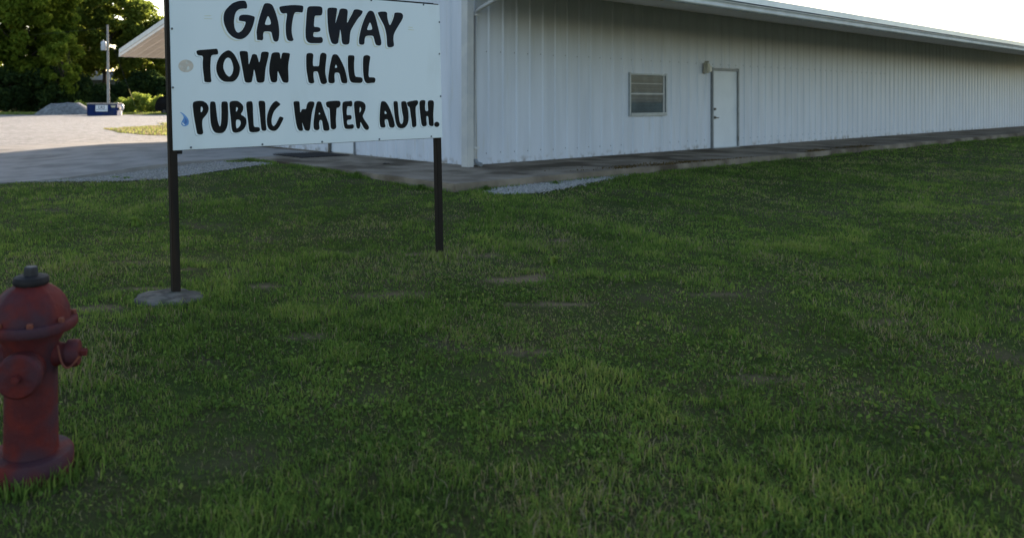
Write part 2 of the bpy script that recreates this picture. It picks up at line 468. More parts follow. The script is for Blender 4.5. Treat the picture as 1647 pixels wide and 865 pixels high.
LOT = rough_edge([(-70, 13.9), (-30, 13.7), (-12, 13.5), (-7.5, 13.25), (-5.2, 13.35), (-3.7, 13.2), (-3.1, 13.5), (-2.55, 14.1), (-2.0, 14.75),
                  (-2.35, 15.05), (-3.0, 15.25), (-3.2, 16.1), (-3.2, 18.5), (-5, 24), (-7, 34), (-8, 50), (-9, 78), (-26, 78.5), (-45, 79), (-70, 79)], .2, .11, 3)
sheet("gravel_lot", LOT, .012, M['gravel'], .7)
STRIP = rough_edge([to_world(*p) for p in [(-2.0, -2.55), (-1.5, -2.85), (-.9, -2.75), (-.2, -2.6), (.6, -2.42), (1.3, -2.2), (1.9, -2.05), (.4, -2.05), (-.9, -2.05), (-1.7, -2.2)]], .15, .06, 9)
sheet("gravel_strip", STRIP, .010, M['gravel'], .4)
PATCH = rough_edge([(-13.6, 38), (-11.3, 33.5), (-9.3, 31), (-7.6, 30.5), (-8.0, 36), (-9, 48), (-11, 52), (-13.5, 47), (-11.6, 43.5), (-12.2, 40.5)], .4, .25, 4)
sheet("grass_patch", PATCH, .022, M['soil'], .8)

# concrete walk round the building and the drive apron on its left
def slab(name, poly_uv, ztop, mat, depth=.3, bev=.02):
    mb = MB()
    pts = []
    n = len(poly_uv)
    for i in range(n):
        (u0, v0), (u1, v1) = poly_uv[i], poly_uv[(i+1) % n]
        L = math.hypot(u1-u0, v1-v0); k = max(1, int(L/.6)) if L < 25 else max(1, int(L/2))
        for j in range(k):
            t = j/k
            u, v = u0+(u1-u0)*t, v0+(v1-v0)*t
            if 0 < j:
                u += random.uniform(-.018, .018); v += random.uniform(-.018, .018)
            x, y = to_world(u, v)
            z = ztop(u, v) if callable(ztop) else ztop
            pts.append((x, y, z))
    mb.prism([(x, y, z-depth) for x, y, z in pts], (0, 0, depth))
    o = mb.build(name, mat, bevel=bev)
    o['kind'] = 'structure'
    return o
slab("walkway", [(-2.3, -2.1), (44.5, -2.1), (44.5, 19), (4, 19), (4, 12.5), (-.3, 12.5), (-.3, 4.3), (-2.3, 4.3)], .2, M['concrete'])
mb = MB()
au = np.linspace(-8.2, -.303, 24); av = np.linspace(4.25, 16.5, 26)
vs = []
for j, v in enumerate(av):
    for i, u in enumerate(au):
        e = .18*(fbm(np.array(v*.9), np.array(3.3), 2, 3)-.5) if i == 0 else 0
        e2 = .25*(fbm(np.array(u*.8), np.array(7.7), 2, 3)-.5) if j == 0 else 0
        x, y = to_world(u+e, v+e2)
        zg = float(gz(np.array(x), np.array(y)))
        zz = zg+.016 + (.184-zg)*float(sstep(-7.2, -2.2, u))*float(1-sstep(10.5, 15.5, v))
        vs.append((x, y, zg-.02 if (i == 0 or j == len(av)-1) else zz))
ni = len(au)
mb.add(vs, [(j*ni+i, j*ni+i+1, (j+1)*ni+i+1, (j+1)*ni+i) for j in range(len(av)-1) for i in range(ni-1)])
# front lip of the apron goes down into the ground
lip = [to_world(u, 4.25 + .25*(fbm(np.array(u*.8), np.array(7.7), 2, 3)-.5)) for u in au]
n0 = len(mb.v)
mb.v += [(x, y, -.1) for x, y in lip]
mb.f += [(n0+i, n0+i+1, i+1, i) for i in range(ni-1)]
ap = mb.build("driveway_apron", M['slab_edge'], smooth=True); ap['kind'] = 'structure'

# ------------------------------------------------------------------ town hall: white ribbed metal building
TZ = .2                                       # slab top
hall = empty("town_hall", (CX, CY, 0), TH, "long white ribbed metal town hall with deep eave over a concrete walk", "building")
LEN, VFAR, VN = 44.0, 19.6, -2.65
VR = (VFAR+VN)/2
PITCH = .17
EAVE_TOP, EAVE_BOT = 3.44, 3.16
def z_under(v): return EAVE_BOT + PITCH*((v-VN) if v < VR else (VFAR-v))
def z_top(v): return EAVE_TOP + PITCH*((v-VN) if v < VR else (VFAR-v))

def profile(s0, s1, sp, first=.5, h=.021):
    pts = [(s0, 0.0)]
    k = math.floor(s0/sp)-1
    while True:
        c = (k+first)*sp; k += 1
        if c-.055 < s0+.004: continue
        if c+.055 > s1-.004: break
        pts += [(c-.055, 0), (c-.03, h), (c+.03, h), (c+.055, 0)]
    pts.append((s1, 0.0))
    return pts
def panel(name, parent, mat, place, s0, s1, z0, zf, sp, back=.04):
    """ribbed sheet from s0 to s1; place(s, off, z) puts a point in the building's frame"""
    pr = profile(s0, s1, sp)
    mb = MB(); n = len(pr)
    vs = [place(s, o, z0) for s, o in pr] + [place(s, o, zf(s)) for s, o in pr]
    vs += [place(s0, -back, z0), place(s1, -back, z0), place(s0, -back, zf(s0)), place(s1, -back, zf(s1))]
    fs = [(i, i+1, n+i+1, n+i) for i in range(n-1)]
    b = 2*n
    fs += [(b+1, b, b+2, b+3), (b, 0, n, b+2), (n-1, b+1, b+3, 2*n-1)]
    mb.add(vs, fs)
    return mb.build(name, mat, parent)

SP, SPL = .386, .332
right = lambda s, o, z: (s, -o, z)
left = lambda t, o, z: (-o, t, z)
WIN = (5.02, 6.47, 1.08, 2.02)
DOOR = (8.50, 9.86, TZ, 2.25)
wtop = z_under(0) - .01
cuts = sorted(set([0.0] + [SP*3*k for k in range(1, 39) if SP*3*k < LEN-.3] + [LEN, WIN[0], WIN[1], DOOR[0], DOOR[1]]))
c2 = [cuts[0]]
for c in cuts[1:]:
    c2.append(c)
for a, b in zip(c2[:-1], c2[1:]):
    a, b = a+.0015, b-.0015
    mid = (a+b)/2
    if b-a < .02: continue
    if WIN[0] < mid < WIN[1]:
        panel("wall_panel", hall, M['wall'], right, a, b, TZ+.012, lambda s: WIN[2]-.002, SP)
        panel("wall_panel", hall, M['wall'], right, a, b, WIN[3]+.002, lambda s: wtop, SP)
    elif DOOR[0] < mid < DOOR[1]:
        panel("wall_panel", hall, M['wall'], right, a, b, DOOR[3]+.002, lambda s: wtop, SP)
    else:
        panel("wall_panel", hall, M['wall'], right, a, b, TZ+.012, lambda s: wtop, SP)
LD = (3.58, 4.62, 2.25)                      # entrance door in the left (gable) wall
WL = 12.0
cuts = sorted(set([0.0] + [SPL*3*k for k in range(1, 12)] + [LD[0], LD[1], WL]))
for a, b in zip(cuts[:-1], cuts[1:]):
    if b-a < .05: continue
    mid = (a+b)/2
    zf = lambda t: z_under(t)-.012
    if LD[0] < mid < LD[1]:
        panel("wall_panel", hall, M['wall'], left, a+.0015, b-.0015, LD[2]+.002, zf, SPL)
    else:
        panel("wall_panel", hall, M['wall'], left, a+.0015, b-.0015, TZ+.012, zf, SPL)
# plain wall towards the open bay, end wall, light foundation strip under the sheets
MB().box((.045, WL, TZ), (LEN-.05, WL+.08, z_under(WL)-.3)).build("bay_wall", M['wall'], hall)
MB().box((LEN-.06, .045, TZ), (LEN, WL-.01, z_under(0)-.03)).build("end_wall", M['wall'], hall)
MB().box((.03, .03, TZ-.02), (LEN-.1, .2, TZ+.05)).build("wall_base", M['frame'], hall)
MB().box((.03, .2, TZ-.02), (.2, WL, TZ+.05)).build("wall_base", M['trim'], hall)
# rows of fixing screws on the sheets
mb = MB()
for zz in (2.34, .42):
    s = .19
    while s < 20:
        if not (WIN[0]-.1 < s < WIN[1]+.1 and zz < 2.1) and not (DOOR[0]-.1 < s < DOOR[1]+.1 and zz < 2.2):
            for d in (-.09,):
                mb.lathe([(.011, -.0), (.011, .006), (.004, .010)], 6, (0, 0, 0))
                n = 18
                for q in range(len(mb.v)-n, len(mb.v)):
                    x, y, z = mb.v[q]
                    mb.v[q] = (s+d+x, -z-.0005, zz+y+.006*math.sin(s*7))
        s += SP
scr = mb.build("wall_screws", M['screw'], hall); scr['kind'] = 'stuff'
# corner column
MB().box((-.2, -.2, TZ-.01), (-.035, -.035, z_under(-.2)-.015)).build("corner_column", M['column'], hall, bevel=.008)
# roof
def slope_slab(name, v0, v1, zf, th, u0, u1, mat):
    mb = MB()
    mb.prism([(u0, v0, zf(v0)-th), (u0, v1, zf(v1)-th), (u0, v1, zf(v1)), (u0, v0, zf(v0))], (u1-u0, 0, 0))
    return mb.build(name, mat, hall)
def zt_near(v): return EAVE_TOP + PITCH*(v-VN)
def zt_far(v): return EAVE_TOP + PITCH*(VFAR-v)
slope_slab("roof", VN, VR, zt_near, .05, -.02, LEN+.2, M['roof'])
slope_slab("roof", VR+.001, VFAR, zt_far, .05, -.02, LEN+.2, M['roof'])
MB().prism([(-.03, VR-.25, z_top(VR)-.045), (-.03, VR, z_top(VR)+.02), (-.03, VR+.25, z_top(VR)-.045)], (LEN+.25, 0, 0)).build("ridge_cap", M['roof'], hall)
for va, vb, zf in ((VN, VR, zt_near), (VR, VFAR, zt_far)):
    # rake fascia on the gable end: upper board and a set-back lower trim
    MB().prism([(-.045, va, zf(va)-.165), (-.045, vb, zf(vb)-.165), (-.045, vb, zf(vb)+.012), (-.045, va, zf(va)+.012)], (.024, 0, 0)).build("rake_fascia", M['trim'], hall)
    MB().prism([(-.02, va, zf(va)-.275), (-.02, vb, zf(vb)-.275), (-.02, vb, zf(vb)-.167), (-.02, va, zf(va)-.167)], (.05, 0, 0)).build("rake_trim", M['soffit'], hall)
# ribbed underside of the eaves: sheets run with the slope
def under_sheet(va, vb, uu0, uu1):
    place = lambda s, o, v: (s, v, z_under(v) - o)
    pr = profile(uu0, uu1, SP)
    mb = MB(); n = len(pr)
    vs = [place(s, o, va) for s, o in pr] + [place(s, o, vb) for s, o in pr]
    vs += [place(uu0, -.03, va), place(uu1, -.03, va), place(uu0, -.03, vb), place(uu1, -.03, vb)]
    b = 2*n
    mb.add(vs, [(i, i+1, n+i+1, n+i) for i in range(n-1)] + [(b+1, b, b+2, b+3), (b, 0, n, b+2), (n-1, b+1, b+3, 2*n-1), tuple(range(n))+(b+1, b), tuple(range(n, 2*n))+(b+3, b+2)])
    return mb.mesh("soffit_panel")
me_n = under_sheet(VN+.02, -.005 if True else 0, .032, .032+SP*3-.003)
me_f = under_sheet(VFAR-.02, VR, .032, .032+SP*3-.003)
for k in range(int(LEN/(SP*3))):
    o = link("soffit_panel", me_n, M['soffit'], hall); o.location.x = k*SP*3
for k in range(12):
    o = link("soffit_panel", me_f, M['soffit'], hall); o.location.x = k*SP*3
# gutter: rolled lip, concave face, top edge
for vv, sgn in ((VN, -1), (VFAR, 1)):
    prof = [(0, 0), (.075, 0), (.095, .018), (.098, .045), (.078, .062), (.082, .085), (.115, .115), (.118, .13), (0, .13)]
    zz = EAVE_BOT - .005
    MB().prism([(-.02, vv+sgn*(.004+a), zz+b) for a, b in prof], (LEN+.2, 0, 0)).build("gutter", M['trim'], hall)
    MB().box((-.02, vv+(sgn*.004 if sgn > 0 else -.05), EAVE_TOP-.11), (LEN+.2, vv+(.05 if sgn > 0 else -.004), EAVE_TOP+.015)).build("eave_trim", M['roof'], hall)
# downspout at the corner
mb = MB()
mb.tube([(.11, -.085, TZ+.12), (.11, -.085, 3.03), (.13, -.16, 3.10), (.30, -.72, 3.36), (.32, -1.2, 3.33), (.32, -2.60, 3.10)], .042, 8)
dsp = mb.build("downspout", M['column'], hall, smooth=True)
MB().tube([(.11, -.085, TZ+.125), (.11, -.13, TZ+.05), (.11, -.24, TZ+.03)], .043, 8).build("downspout_shoe", M['frame'], dsp, smooth=True)
for zz in (.52, 2.98):
    MB().box((.045, -.135, zz), (.175, -.03, zz+.035)).build("strap", M['trim'], dsp)
# posts of the open bay (steel, under the far eave)
for uu in (4.2, 12.0, 20.0):
    MB().box((uu-.08, VFAR-1.0, TZ-.02), (uu+.08, VFAR-.84, z_under(VFAR-.9)-.03)).build("bay_post", M['column'], hall)

# window with a raised and a lower sash, blind behind
w0, w1, b0, b1 = WIN
win = MB().box((w0+.004, .002, b0+.004), (w1-.004, .012, b1-.004)).build("window", M['blind'], hall)
F = lambda n, a, b, m='alu': MB().box(a, b).build(n, M[m], win, bevel=.004)
F("frame", (w0-.02, -.045, b0-.02), (w0+.03, .02, b1+.028))
F("frame", (w1-.035, -.045, b0-.02), (w1+.015, .02, b1+.028))
F("frame", (w0+.031, -.043, b1-.022), (w1-.036, .02, b1+.015))
F("sill", (w0+.031, -.055, b0-.02), (w1-.036, .02, b0+.055))
F("jamb", (w1-.125, -.03, b0+.056), (w1-.07, .018, b1-.031), 'column')
zm = b0 + .52*(b1-b0)
F("meeting_rail", (w0+.031, -.034, zm-.016), (w1-.126, .015, zm+.016), 'column')
F("muntin", (w0+.031, -.028, zm+.225), (w1-.126, .012, zm+.24), 'column')
def glass(name):
    m, N, L, out = newmat(name)
    g = N.new("ShaderNodeBsdfGlossy"); g.inputs['Roughness'].default_value = .03; g.inputs['Color'].default_value = (.85, .88, .9, 1)
    t = N.new("ShaderNodeBsdfTransparent"); t.inputs[0].default_value = (.80, .83, .84, 1)
    mx = N.new("ShaderNodeMixShader"); mx.inputs[0].default_value = .025; L.new(t.outputs[0], mx.inputs[1]); L.new(g.outputs[0], mx.inputs[2])
    L.new(mx.outputs[0], out.inputs[0]); return m
M['glass'] = glass('window_glass')
for z0_, z1_ in ((b0+.056, zm-.021), (zm+.021, zm+.224), (zm+.241, b1-.031)):
    MB().box((w0+.032, -.020, z0_), (w1-.127, -.016, z1_)).build("pane", M['glass'], win)
k = 0
zz = b0+.07
while zz < b1-.05:
    MB().prism([(w0+.04, -.012, zz), (w0+.04, .001, zz+.062), (w0+.04, -.002, zz+.066), (w0+.04, -.0145, zz+.004)], (w1-w0-.17, 0, 0)).build("blind_slat", M['blind'], win)
    zz += .071

# side door with frame, lever, deadbolt, hinges
d0, d1, e0, e1 = DOOR
door = MB().box((d0+.075, -.010, e0+.02), (d1-.075, .03, e1-.075)).build("door", M['door'], hall, bevel=.003)
F2 = lambda n, a, b, m, p: MB().box(a, b).build(n, M[m], p, bevel=.004)
F2("door_frame", (d0+.02, -.05, e0), (d0+.07, .04, e1+.005), 'frame', door)
F2("door_frame", (d1-.07, -.05, e0), (d1-.015, .04, e1+.005), 'frame', door)
F2("door_frame", (d0+.0715, -.048, e1-.07), (d1-.0715, .04, e1-.012), 'frame', door)
F2("threshold", (d0+.071, -.09, e0-.005), (d1-.071, .03, e0+.018), 'alu', door)
mb = MB(); mb.tube([(d0+.15, -.012, 1.20), (d0+.15, -.055, 1.20)], .032, 12).build("deadbolt", M['steel'], door)
mb = MB(); mb.tube([(d0+.15, -.012, .985), (d0+.15, -.05, .985)], .036, 12)
mb.tube([(d0+.14, -.055, .985), (d0+.29, -.055, .98)], .014, 8).build("handle", M['steel'], door)
for zz in (.42, 1.18, 1.98):
    F2("hinge", (d1-.088, -.062, zz-.06), (d1-.060, -.0505, zz+.06), 'steel' if zz < .5 else 'alu', door)
# entrance door in the left wall with its dark jamb
a0, a1, az = LD
dl = MB().box((.0, a0+.04, TZ+.02), (.04, a1-.075, az-.05)).build("entrance_door", M['door'], hall, bevel=.003)
F2("door_frame", (-.04, a0, TZ), (.04, a0+.038, az), 'frame', dl)
F2("door_frame", (-.055, a1-.073, TZ), (.04, a1, az), 'steel', dl)
F2("door_frame", (-.04, a0+.039, az-.048), (.04, a1-.074, az), 'frame', dl)
F2("handle", (-.06, a1-.2, 1.16), (-.001, a1-.14, 1.22), 'steel', dl)
# wall lamp beside the side door
lm = MB().prism([(8.10, -.03, 2.10), (8.10, -.12, 2.10), (8.10, -.14, 2.16), (8.10, -.14, 2.34), (8.10, -.03, 2.36)], (.13, 0, 0)).build("wall_lamp", M['lampbox'], hall, bevel=.008)
MB().box((8.235, -.125, 2.13), (8.36, -.03, 2.29)).build("lamp_lens", M['lens'], lm, bevel=.015)
MB().box((8.13, -.155, 2.355), (8.15, -.05, 2.40)).build("lamp_bracket", M['lampbox'], lm)

# doormat on the walk
x, y = to_world(-.85, 4.1)
o = MB().box((-.62, -.62, 0), (.62, .62, .016)).build("doormat", M['mat'], bevel=.005)
o.location = (x, y, TZ+.001); o.rotation_euler = (0, 0, TH)
tag(o, "dark square doormat lying on the concrete walk at the entrance door", "doormat")
# a dead leaf scrap on the walk
lx, ly = to_world(-.95, 1.25)
mb = MB(); mb.add([(-.07, -.03, .003), (.0, -.05, .012), (.08, -.01, .02), (.05, .04, .006), (-.03, .05, .015), (-.07, -.03, -.001), (.0, -.05, .006), (.08, -.01, .012), (.05, .04, .0), (-.03, .05, .008)],
                  [(0, 1, 2, 3, 4), (9, 8, 7, 6, 5)] + [(i, 5+i, 5+(i+1) % 5, (i+1) % 5) for i in range(5)])
o = mb.build("dead_leaf", M['mat']); o.location = (lx, ly, TZ+.003)
tag(o, "small dark leaf scrap lying on the concrete walk", "leaf")
# lettering painted on the board: outlines in metres from the board's lower left corner
LETTERS = [
('G', [[(.6137,1.0715),(.617,1.0998),(.605,1.1295),(.5823,1.134),(.5366,1.125),(.491,1.1058),(.4528,1.071),(.4248,1.0371),(.4153,.9906),(.42,.9449),(.4456,.8862),(.4843,.8485),(.5289,.8316),(.5643,.8329),(.6003,.8507),(.6371,.8897),(.6644,.9474),(.6804,1.0071),(.6713,1.016),(.6202,1.0259),(.5692,1.0231),(.5487,1.0117),(.5422,.9927),(.5437,.9742),(.5679,.9722),(.6024,.9702),(.5924,.9393),(.5686,.9008),(.5403,.8819),(.5203,.8871),(.5061,.9166),(.5013,.9628),(.5085,1.0095),(.5219,1.0427),(.545,1.0627),(.5806,1.0704)]]),
('A', [[(.7627,1.1222),(.7997,1.128),(.8339,1.1158),(.8517,1.081),(.8692,1.034),(.8838,.9771),(.8904,.9197),(.8881,.8714),(.8801,.8326),(.8583,.8222),(.8371,.8311),(.8273,.8642),(.8204,.9022),(.7833,.903),(.7542,.8994),(.7457,.8753),(.7485,.8422),(.7367,.8298),(.7132,.8323),(.6924,.8316),(.6923,.8684),(.6888,.8919),(.7007,.9491),(.7178,1.0067),(.7403,1.0696)],[(.7929,1.0298),(.8122,.9974),(.8207,.9572),(.7609,.952),(.775,.9907)]]),
('T', [[(.8924,1.0978),(.9062,1.1083),(.9827,1.1218),(1.0379,1.1272),(1.1103,1.1268),(1.1155,1.1114),(1.1089,1.0742),(1.0976,1.0687),(1.0364,1.071),(1.0217,1.0375),(1.0094,.9882),(1.0027,.9441),(1.0017,.9051),(1.0089,.8665),(1.0194,.8449),(1.0025,.8331),(.9751,.8336),(.959,.8452),(.9491,.8835),(.9476,.9319),(.9505,.9804),(.9611,1.0294),(.9635,1.0586),(.9262,1.0492),(.905,1.0625)]]),
('E', [[(1.1547,1.1229),(1.2184,1.1295),(1.2796,1.1306),(1.2946,1.1183),(1.2955,1.0812),(1.285,1.0567),(1.2529,1.0523),(1.2194,1.0515),(1.2141,1.0133),(1.2078,.9577),(1.2444,.9594),(1.2687,.9526),(1.2732,.9369),(1.2649,.9232),(1.2371,.9152),(1.2036,.9153),(1.1995,.8757),(1.2421,.8747),(1.2791,.8788),(1.291,.866),(1.2923,.8421),(1.2777,.8267),(1.2225,.8238),(1.1679,.823),(1.1441,.8342),(1.1298,.8625),(1.1282,.9148),(1.1363,.9936),(1.1444,1.0726)]]),
('W', [[(1.3412,1.1211),(1.3851,1.1281),(1.4354,1.1268),(1.4382,1.1109),(1.4274,1.0619),(1.416,.9888),(1.433,1.0353),(1.4533,1.0849),(1.4638,1.1205),(1.4991,1.128),(1.5375,1.1222),(1.5446,1.1009),(1.5354,1.0461),(1.5329,.9999),(1.5613,1.0475),(1.5883,1.0871),(1.6056,1.1235),(1.6417,1.1295),(1.6909,1.1203),(1.6973,1.1097),(1.68,1.0812),(1.6462,1.052),(1.6123,1.0065),(1.5717,.95),(1.5609,.9115),(1.5563,.8569),(1.5491,.8295),(1.5166,.8202),(1.4847,.8273),(1.4758,.854),(1.4738,.8971),(1.4639,.9561),(1.4584,.9181),(1.4477,.8746),(1.4415,.8312),(1.4084,.8205),(1.3771,.8291),(1.3625,.866),(1.3484,.9242),(1.3426,.9879),(1.3407,1.0571)]]),
('A', [[(1.7507,1.1155),(1.7778,1.1265),(1.808,1.1189),(1.8272,1.0782),(1.8458,1.0123),(1.8645,.9462),(1.8863,.8632),(1.8819,.8294),(1.8544,.8241),(1.824,.8303),(1.8115,.8716),(1.801,.909),(1.7552,.9083),(1.7183,.9013),(1.7089,.8734),(1.7065,.832),(1.6732,.8254),(1.6503,.8329),(1.6493,.8712),(1.6626,.9266),(1.6842,.9935),(1.7159,1.0612)],[(1.7685,1.028),(1.7845,.9983),(1.7936,.9598),(1.7331,.9544),(1.7472,.9854)]]),
('Y', [[(1.8519,1.113),(1.8829,1.1232),(1.9381,1.1264),(1.9551,1.1161),(1.9541,1.0795),(1.9635,1.0406),(1.9798,1.0019),(2.0054,1.0427),(2.0276,1.0891),(2.032,1.1205),(2.0709,1.1267),(2.1134,1.1235),(2.1307,1.1033),(2.1227,1.0715),(2.0822,1.0181),(2.0382,.9593),(2.0197,.9245),(2.0151,.8847),(2.0229,.834),(2.0099,.8194),(1.9713,.8126),(1.9506,.8176),(1.9443,.8427),(1.9443,.8934),(1.9336,.9604),(1.9142,1.01),(1.8812,1.0588),(1.8616,1.0913)]]),
('T', [[(.1929,.7299),(.2057,.7384),(.2689,.7451),(.3201,.7504),(.3562,.7549),(.3637,.7469),(.3682,.7178),(.3576,.7088),(.3112,.7052),(.3051,.6678),(.3013,.6194),(.3026,.571),(.3041,.5323),(.3086,.5057),(.2982,.4994),(.2726,.4983),(.2499,.503),(.2484,.5415),(.2421,.5895),(.241,.6472),(.2474,.6978),(.2072,.6992),(.1974,.7109)]]),
('O', [[(.4446,.7468),(.4708,.7402),(.5018,.7115),(.5272,.6627),(.5422,.6234),(.5425,.5937),(.5324,.5539),(.5074,.5191),(.4805,.5042),(.4487,.503),(.412,.5038),(.3812,.5207),(.3562,.5571),(.346,.6007),(.3523,.6445),(.3699,.6838),(.3967,.7186)],[(.4457,.6904),(.4666,.6811),(.4816,.647),(.4885,.6077),(.4812,.5731),(.4685,.5533),(.4524,.5423),(.4317,.5554),(.4141,.5821),(.4044,.6113),(.4079,.6456),(.4244,.6777)]]),
('W', [[(.5388,.7396),(.5723,.744),(.6074,.7415),(.614,.7243),(.615,.6794),(.6171,.6346),(.627,.6597),(.6387,.69),(.6476,.7177),(.6669,.7232),(.6888,.7162),(.6964,.6913),(.7064,.6513),(.7184,.6867),(.7253,.7373),(.7561,.7442),(.7897,.7416),(.7938,.7265),(.7794,.6729),(.7641,.622),(.7555,.5713),(.75,.5106),(.7358,.5004),(.7079,.4962),(.6832,.5027),(.6759,.5403),(.6687,.5803),(.6611,.6053),(.6547,.5702),(.6453,.525),(.6392,.5025),(.6091,.4958),(.5821,.5022),(.5749,.5345),(.5632,.6039),(.5516,.6731)]]),
('N', [[(.8176,.7322),(.849,.7417),(.8832,.7406),(.8915,.729),(.896,.6805),(.9087,.7295),(.9177,.74),(.9523,.7399),(.9801,.735),(.9808,.7185),(.9678,.6666),(.9618,.6149),(.9638,.5582),(.9636,.5066),(.946,.4972),(.9114,.5022),(.8951,.537),(.8788,.5727),(.868,.5956),(.8641,.5572),(.8612,.5112),(.8427,.4999),(.8087,.5017),(.7983,.5362),(.7912,.5869),(.7955,.6428),(.8081,.6938)]]),
('H', [[(1.1309,.7339),(1.155,.7438),(1.1869,.7424),(1.2,.7288),(1.1936,.6914),(1.1912,.6588),(1.1938,.6357),(1.2217,.6371),(1.2486,.6356),(1.254,.6741),(1.2621,.735),(1.2842,.7496),(1.3114,.7466),(1.3263,.732),(1.3209,.6942),(1.3112,.6376),(1.3073,.5906),(1.3142,.5437),(1.3259,.5085),(1.3101,.4919),(1.2854,.4871),(1.2639,.4964),(1.2539,.5291),(1.2417,.5758),(1.234,.5943),(1.1963,.5915),(1.1941,.5659),(1.1964,.5334),(1.2032,.5055),(1.1911,.4952),(1.1644,.4937),(1.1461,.5052),(1.1392,.5468),(1.1301,.6022),(1.1281,.6669)]]),
('A', [[(1.3797,.7309),(1.4022,.741),(1.43,.737),(1.4543,.7067),(1.4812,.6596),(1.5026,.6121),(1.5155,.5645),(1.5255,.5119),(1.5165,.4965),(1.4882,.4949),(1.4658,.502),(1.4555,.5401),(1.4466,.5852),(1.4009,.5861),(1.3956,.5538),(1.4,.5112),(1.3902,.4969),(1.3597,.4945),(1.3368,.5038),(1.3343,.5344),(1.3429,.591),(1.3586,.662)],[(1.4139,.6583),(1.4281,.6263),(1.3997,.6249)]]),
('L', [[(1.5353,.7325),(1.5685,.7357),(1.5943,.7339),(1.6025,.7197),(1.5955,.6713),(1.595,.6086),(1.6027,.5533),(1.6385,.5512),(1.6704,.5476),(1.6817,.5297),(1.6752,.5078),(1.6575,.499),(1.6082,.4988),(1.568,.5025),(1.5485,.5216),(1.5384,.5695),(1.5325,.627),(1.5319,.6892)]]),
('L', [[(1.691,.7266),(1.7077,.7377),(1.7372,.7414),(1.7636,.7308),(1.763,.7112),(1.753,.6695),(1.7456,.6107),(1.741,.5496),(1.7736,.5499),(1.8033,.5487),(1.8161,.533),(1.805,.501),(1.7723,.5009),(1.7307,.4958),(1.7103,.5031),(1.6934,.5322),(1.6863,.5953),(1.6853,.6682)]]),
('P', [[(.1522,.3516),(.1959,.3618),(.2353,.3604),(.2632,.345),(.2795,.3179),(.28,.2909),(.2668,.2641),(.2463,.2403),(.2289,.2245),(.2251,.1843),(.2296,.1412),(.233,.1196),(.2203,.1092),(.1978,.1089),(.1829,.1186),(.1767,.1589),(.1669,.2126),(.16,.2661)],[(.2184,.3203),(.2307,.3142),(.2347,.297),(.2275,.2799),(.215,.2737)]]),
('U', [[(.2901,.3529),(.3148,.3564),(.3348,.3508),(.3393,.3008),(.3462,.2354),(.3536,.1863),(.3675,.1614),(.3769,.1911),(.3817,.2619),(.3811,.3492),(.4016,.3556),(.4337,.3531),(.4366,.3048),(.4347,.2335),(.431,.1787),(.4134,.1354),(.3895,.1154),(.3604,.1125),(.3259,.1191),(.3065,.1442),(.2933,.1879),(.2895,.2637)]]),
('B', [[(.4472,.3485),(.4722,.3582),(.5138,.3589),(.5433,.342),(.5654,.314),(.5597,.2807),(.538,.2534),(.5647,.239),(.5853,.2191),(.5875,.1856),(.5713,.1471),(.5375,.1204),(.4954,.1107),(.469,.1199),(.4609,.1504),(.4567,.2165),(.4497,.2881)],[(.5037,.3148),(.5195,.3008),(.5131,.2859),(.4996,.2707)],[(.4969,.2112),(.522,.215),(.5378,.2008),(.5372,.1758),(.5204,.153),(.4998,.1426)]]),
('L', [[(.5843,.3443),(.6101,.3552),(.6405,.3532),(.6444,.3129),(.6441,.2569),(.6457,.2009),(.6475,.1515),(.6906,.152),(.7026,.1375),(.6959,.118),(.6711,.1115),(.625,.1108),(.6071,.1237),(.6023,.1741),(.5951,.2467)]]),
('I', [[(.6897,.3544),(.7208,.3581),(.7518,.351),(.7512,.2832),(.7509,.1983),(.7572,.1274),(.7457,.1193),(.7239,.12),(.7118,.1316),(.707,.1881),(.7,.2727)]]),
('C', [[(.8465,.3569),(.8716,.3413),(.8885,.3256),(.8579,.3043),(.8285,.2762),(.8118,.2424),(.8013,.2028),(.8048,.1686),(.8189,.1522),(.8384,.1676),(.8584,.2014),(.8751,.2308),(.8942,.2264),(.9121,.2185),(.8965,.189),(.873,.1495),(.8467,.1217),(.8179,.1141),(.7835,.1266),(.7654,.1526),(.7592,.2038),(.768,.2546),(.7914,.3052),(.8175,.339)]]),
('W', [[(1.0009,.3477),(1.031,.3509),(1.0587,.3484),(1.0603,.3138),(1.0627,.2515),(1.0772,.2824),(1.09,.2866),(1.118,.284),(1.124,.3174),(1.1374,.3396),(1.1581,.3484),(1.189,.3458),(1.1991,.3345),(1.1932,.3075),(1.1796,.2808),(1.1681,.2361),(1.1587,.1734),(1.1522,.1243),(1.1415,.1067),(1.1184,.1074),(1.1008,.1169),(1.0889,.1485),(1.0771,.1822),(1.0813,.1487),(1.0866,.1174),(1.0751,.1079),(1.0499,.1096),(1.0328,.1323),(1.0214,.177),(1.013,.2392),(1.007,.2968)]]),
('A', [[(1.2201,.3432),(1.2411,.3475),(1.2619,.3428),(1.2741,.3064),(1.2962,.2471),(1.3161,.1967),(1.3309,.1553),(1.3379,.1186),(1.3295,.1029),(1.2976,.1008),(1.2768,.1092),(1.2725,.1478),(1.2658,.1933),(1.2422,.1916),(1.2362,.1624),(1.2431,.126),(1.2296,.1106),(1.2061,.1091),(1.1857,.121),(1.1832,.1638),(1.1908,.2176),(1.2029,.2804)],[(1.2424,.2594),(1.2529,.2398),(1.234,.2383)]]),
('T', [[(1.3066,.3378),(1.3306,.3467),(1.3895,.3507),(1.438,.3502),(1.4528,.3363),(1.4478,.3087),(1.4311,.2915),(1.4094,.2909),(1.4074,.2542),(1.4016,.1993),(1.4015,.1534),(1.4051,.1258),(1.3886,.1125),(1.3671,.1109),(1.3487,.1229),(1.3472,.1686),(1.3436,.2325),(1.3425,.2918),(1.3187,.2967),(1.3086,.3151)]]),
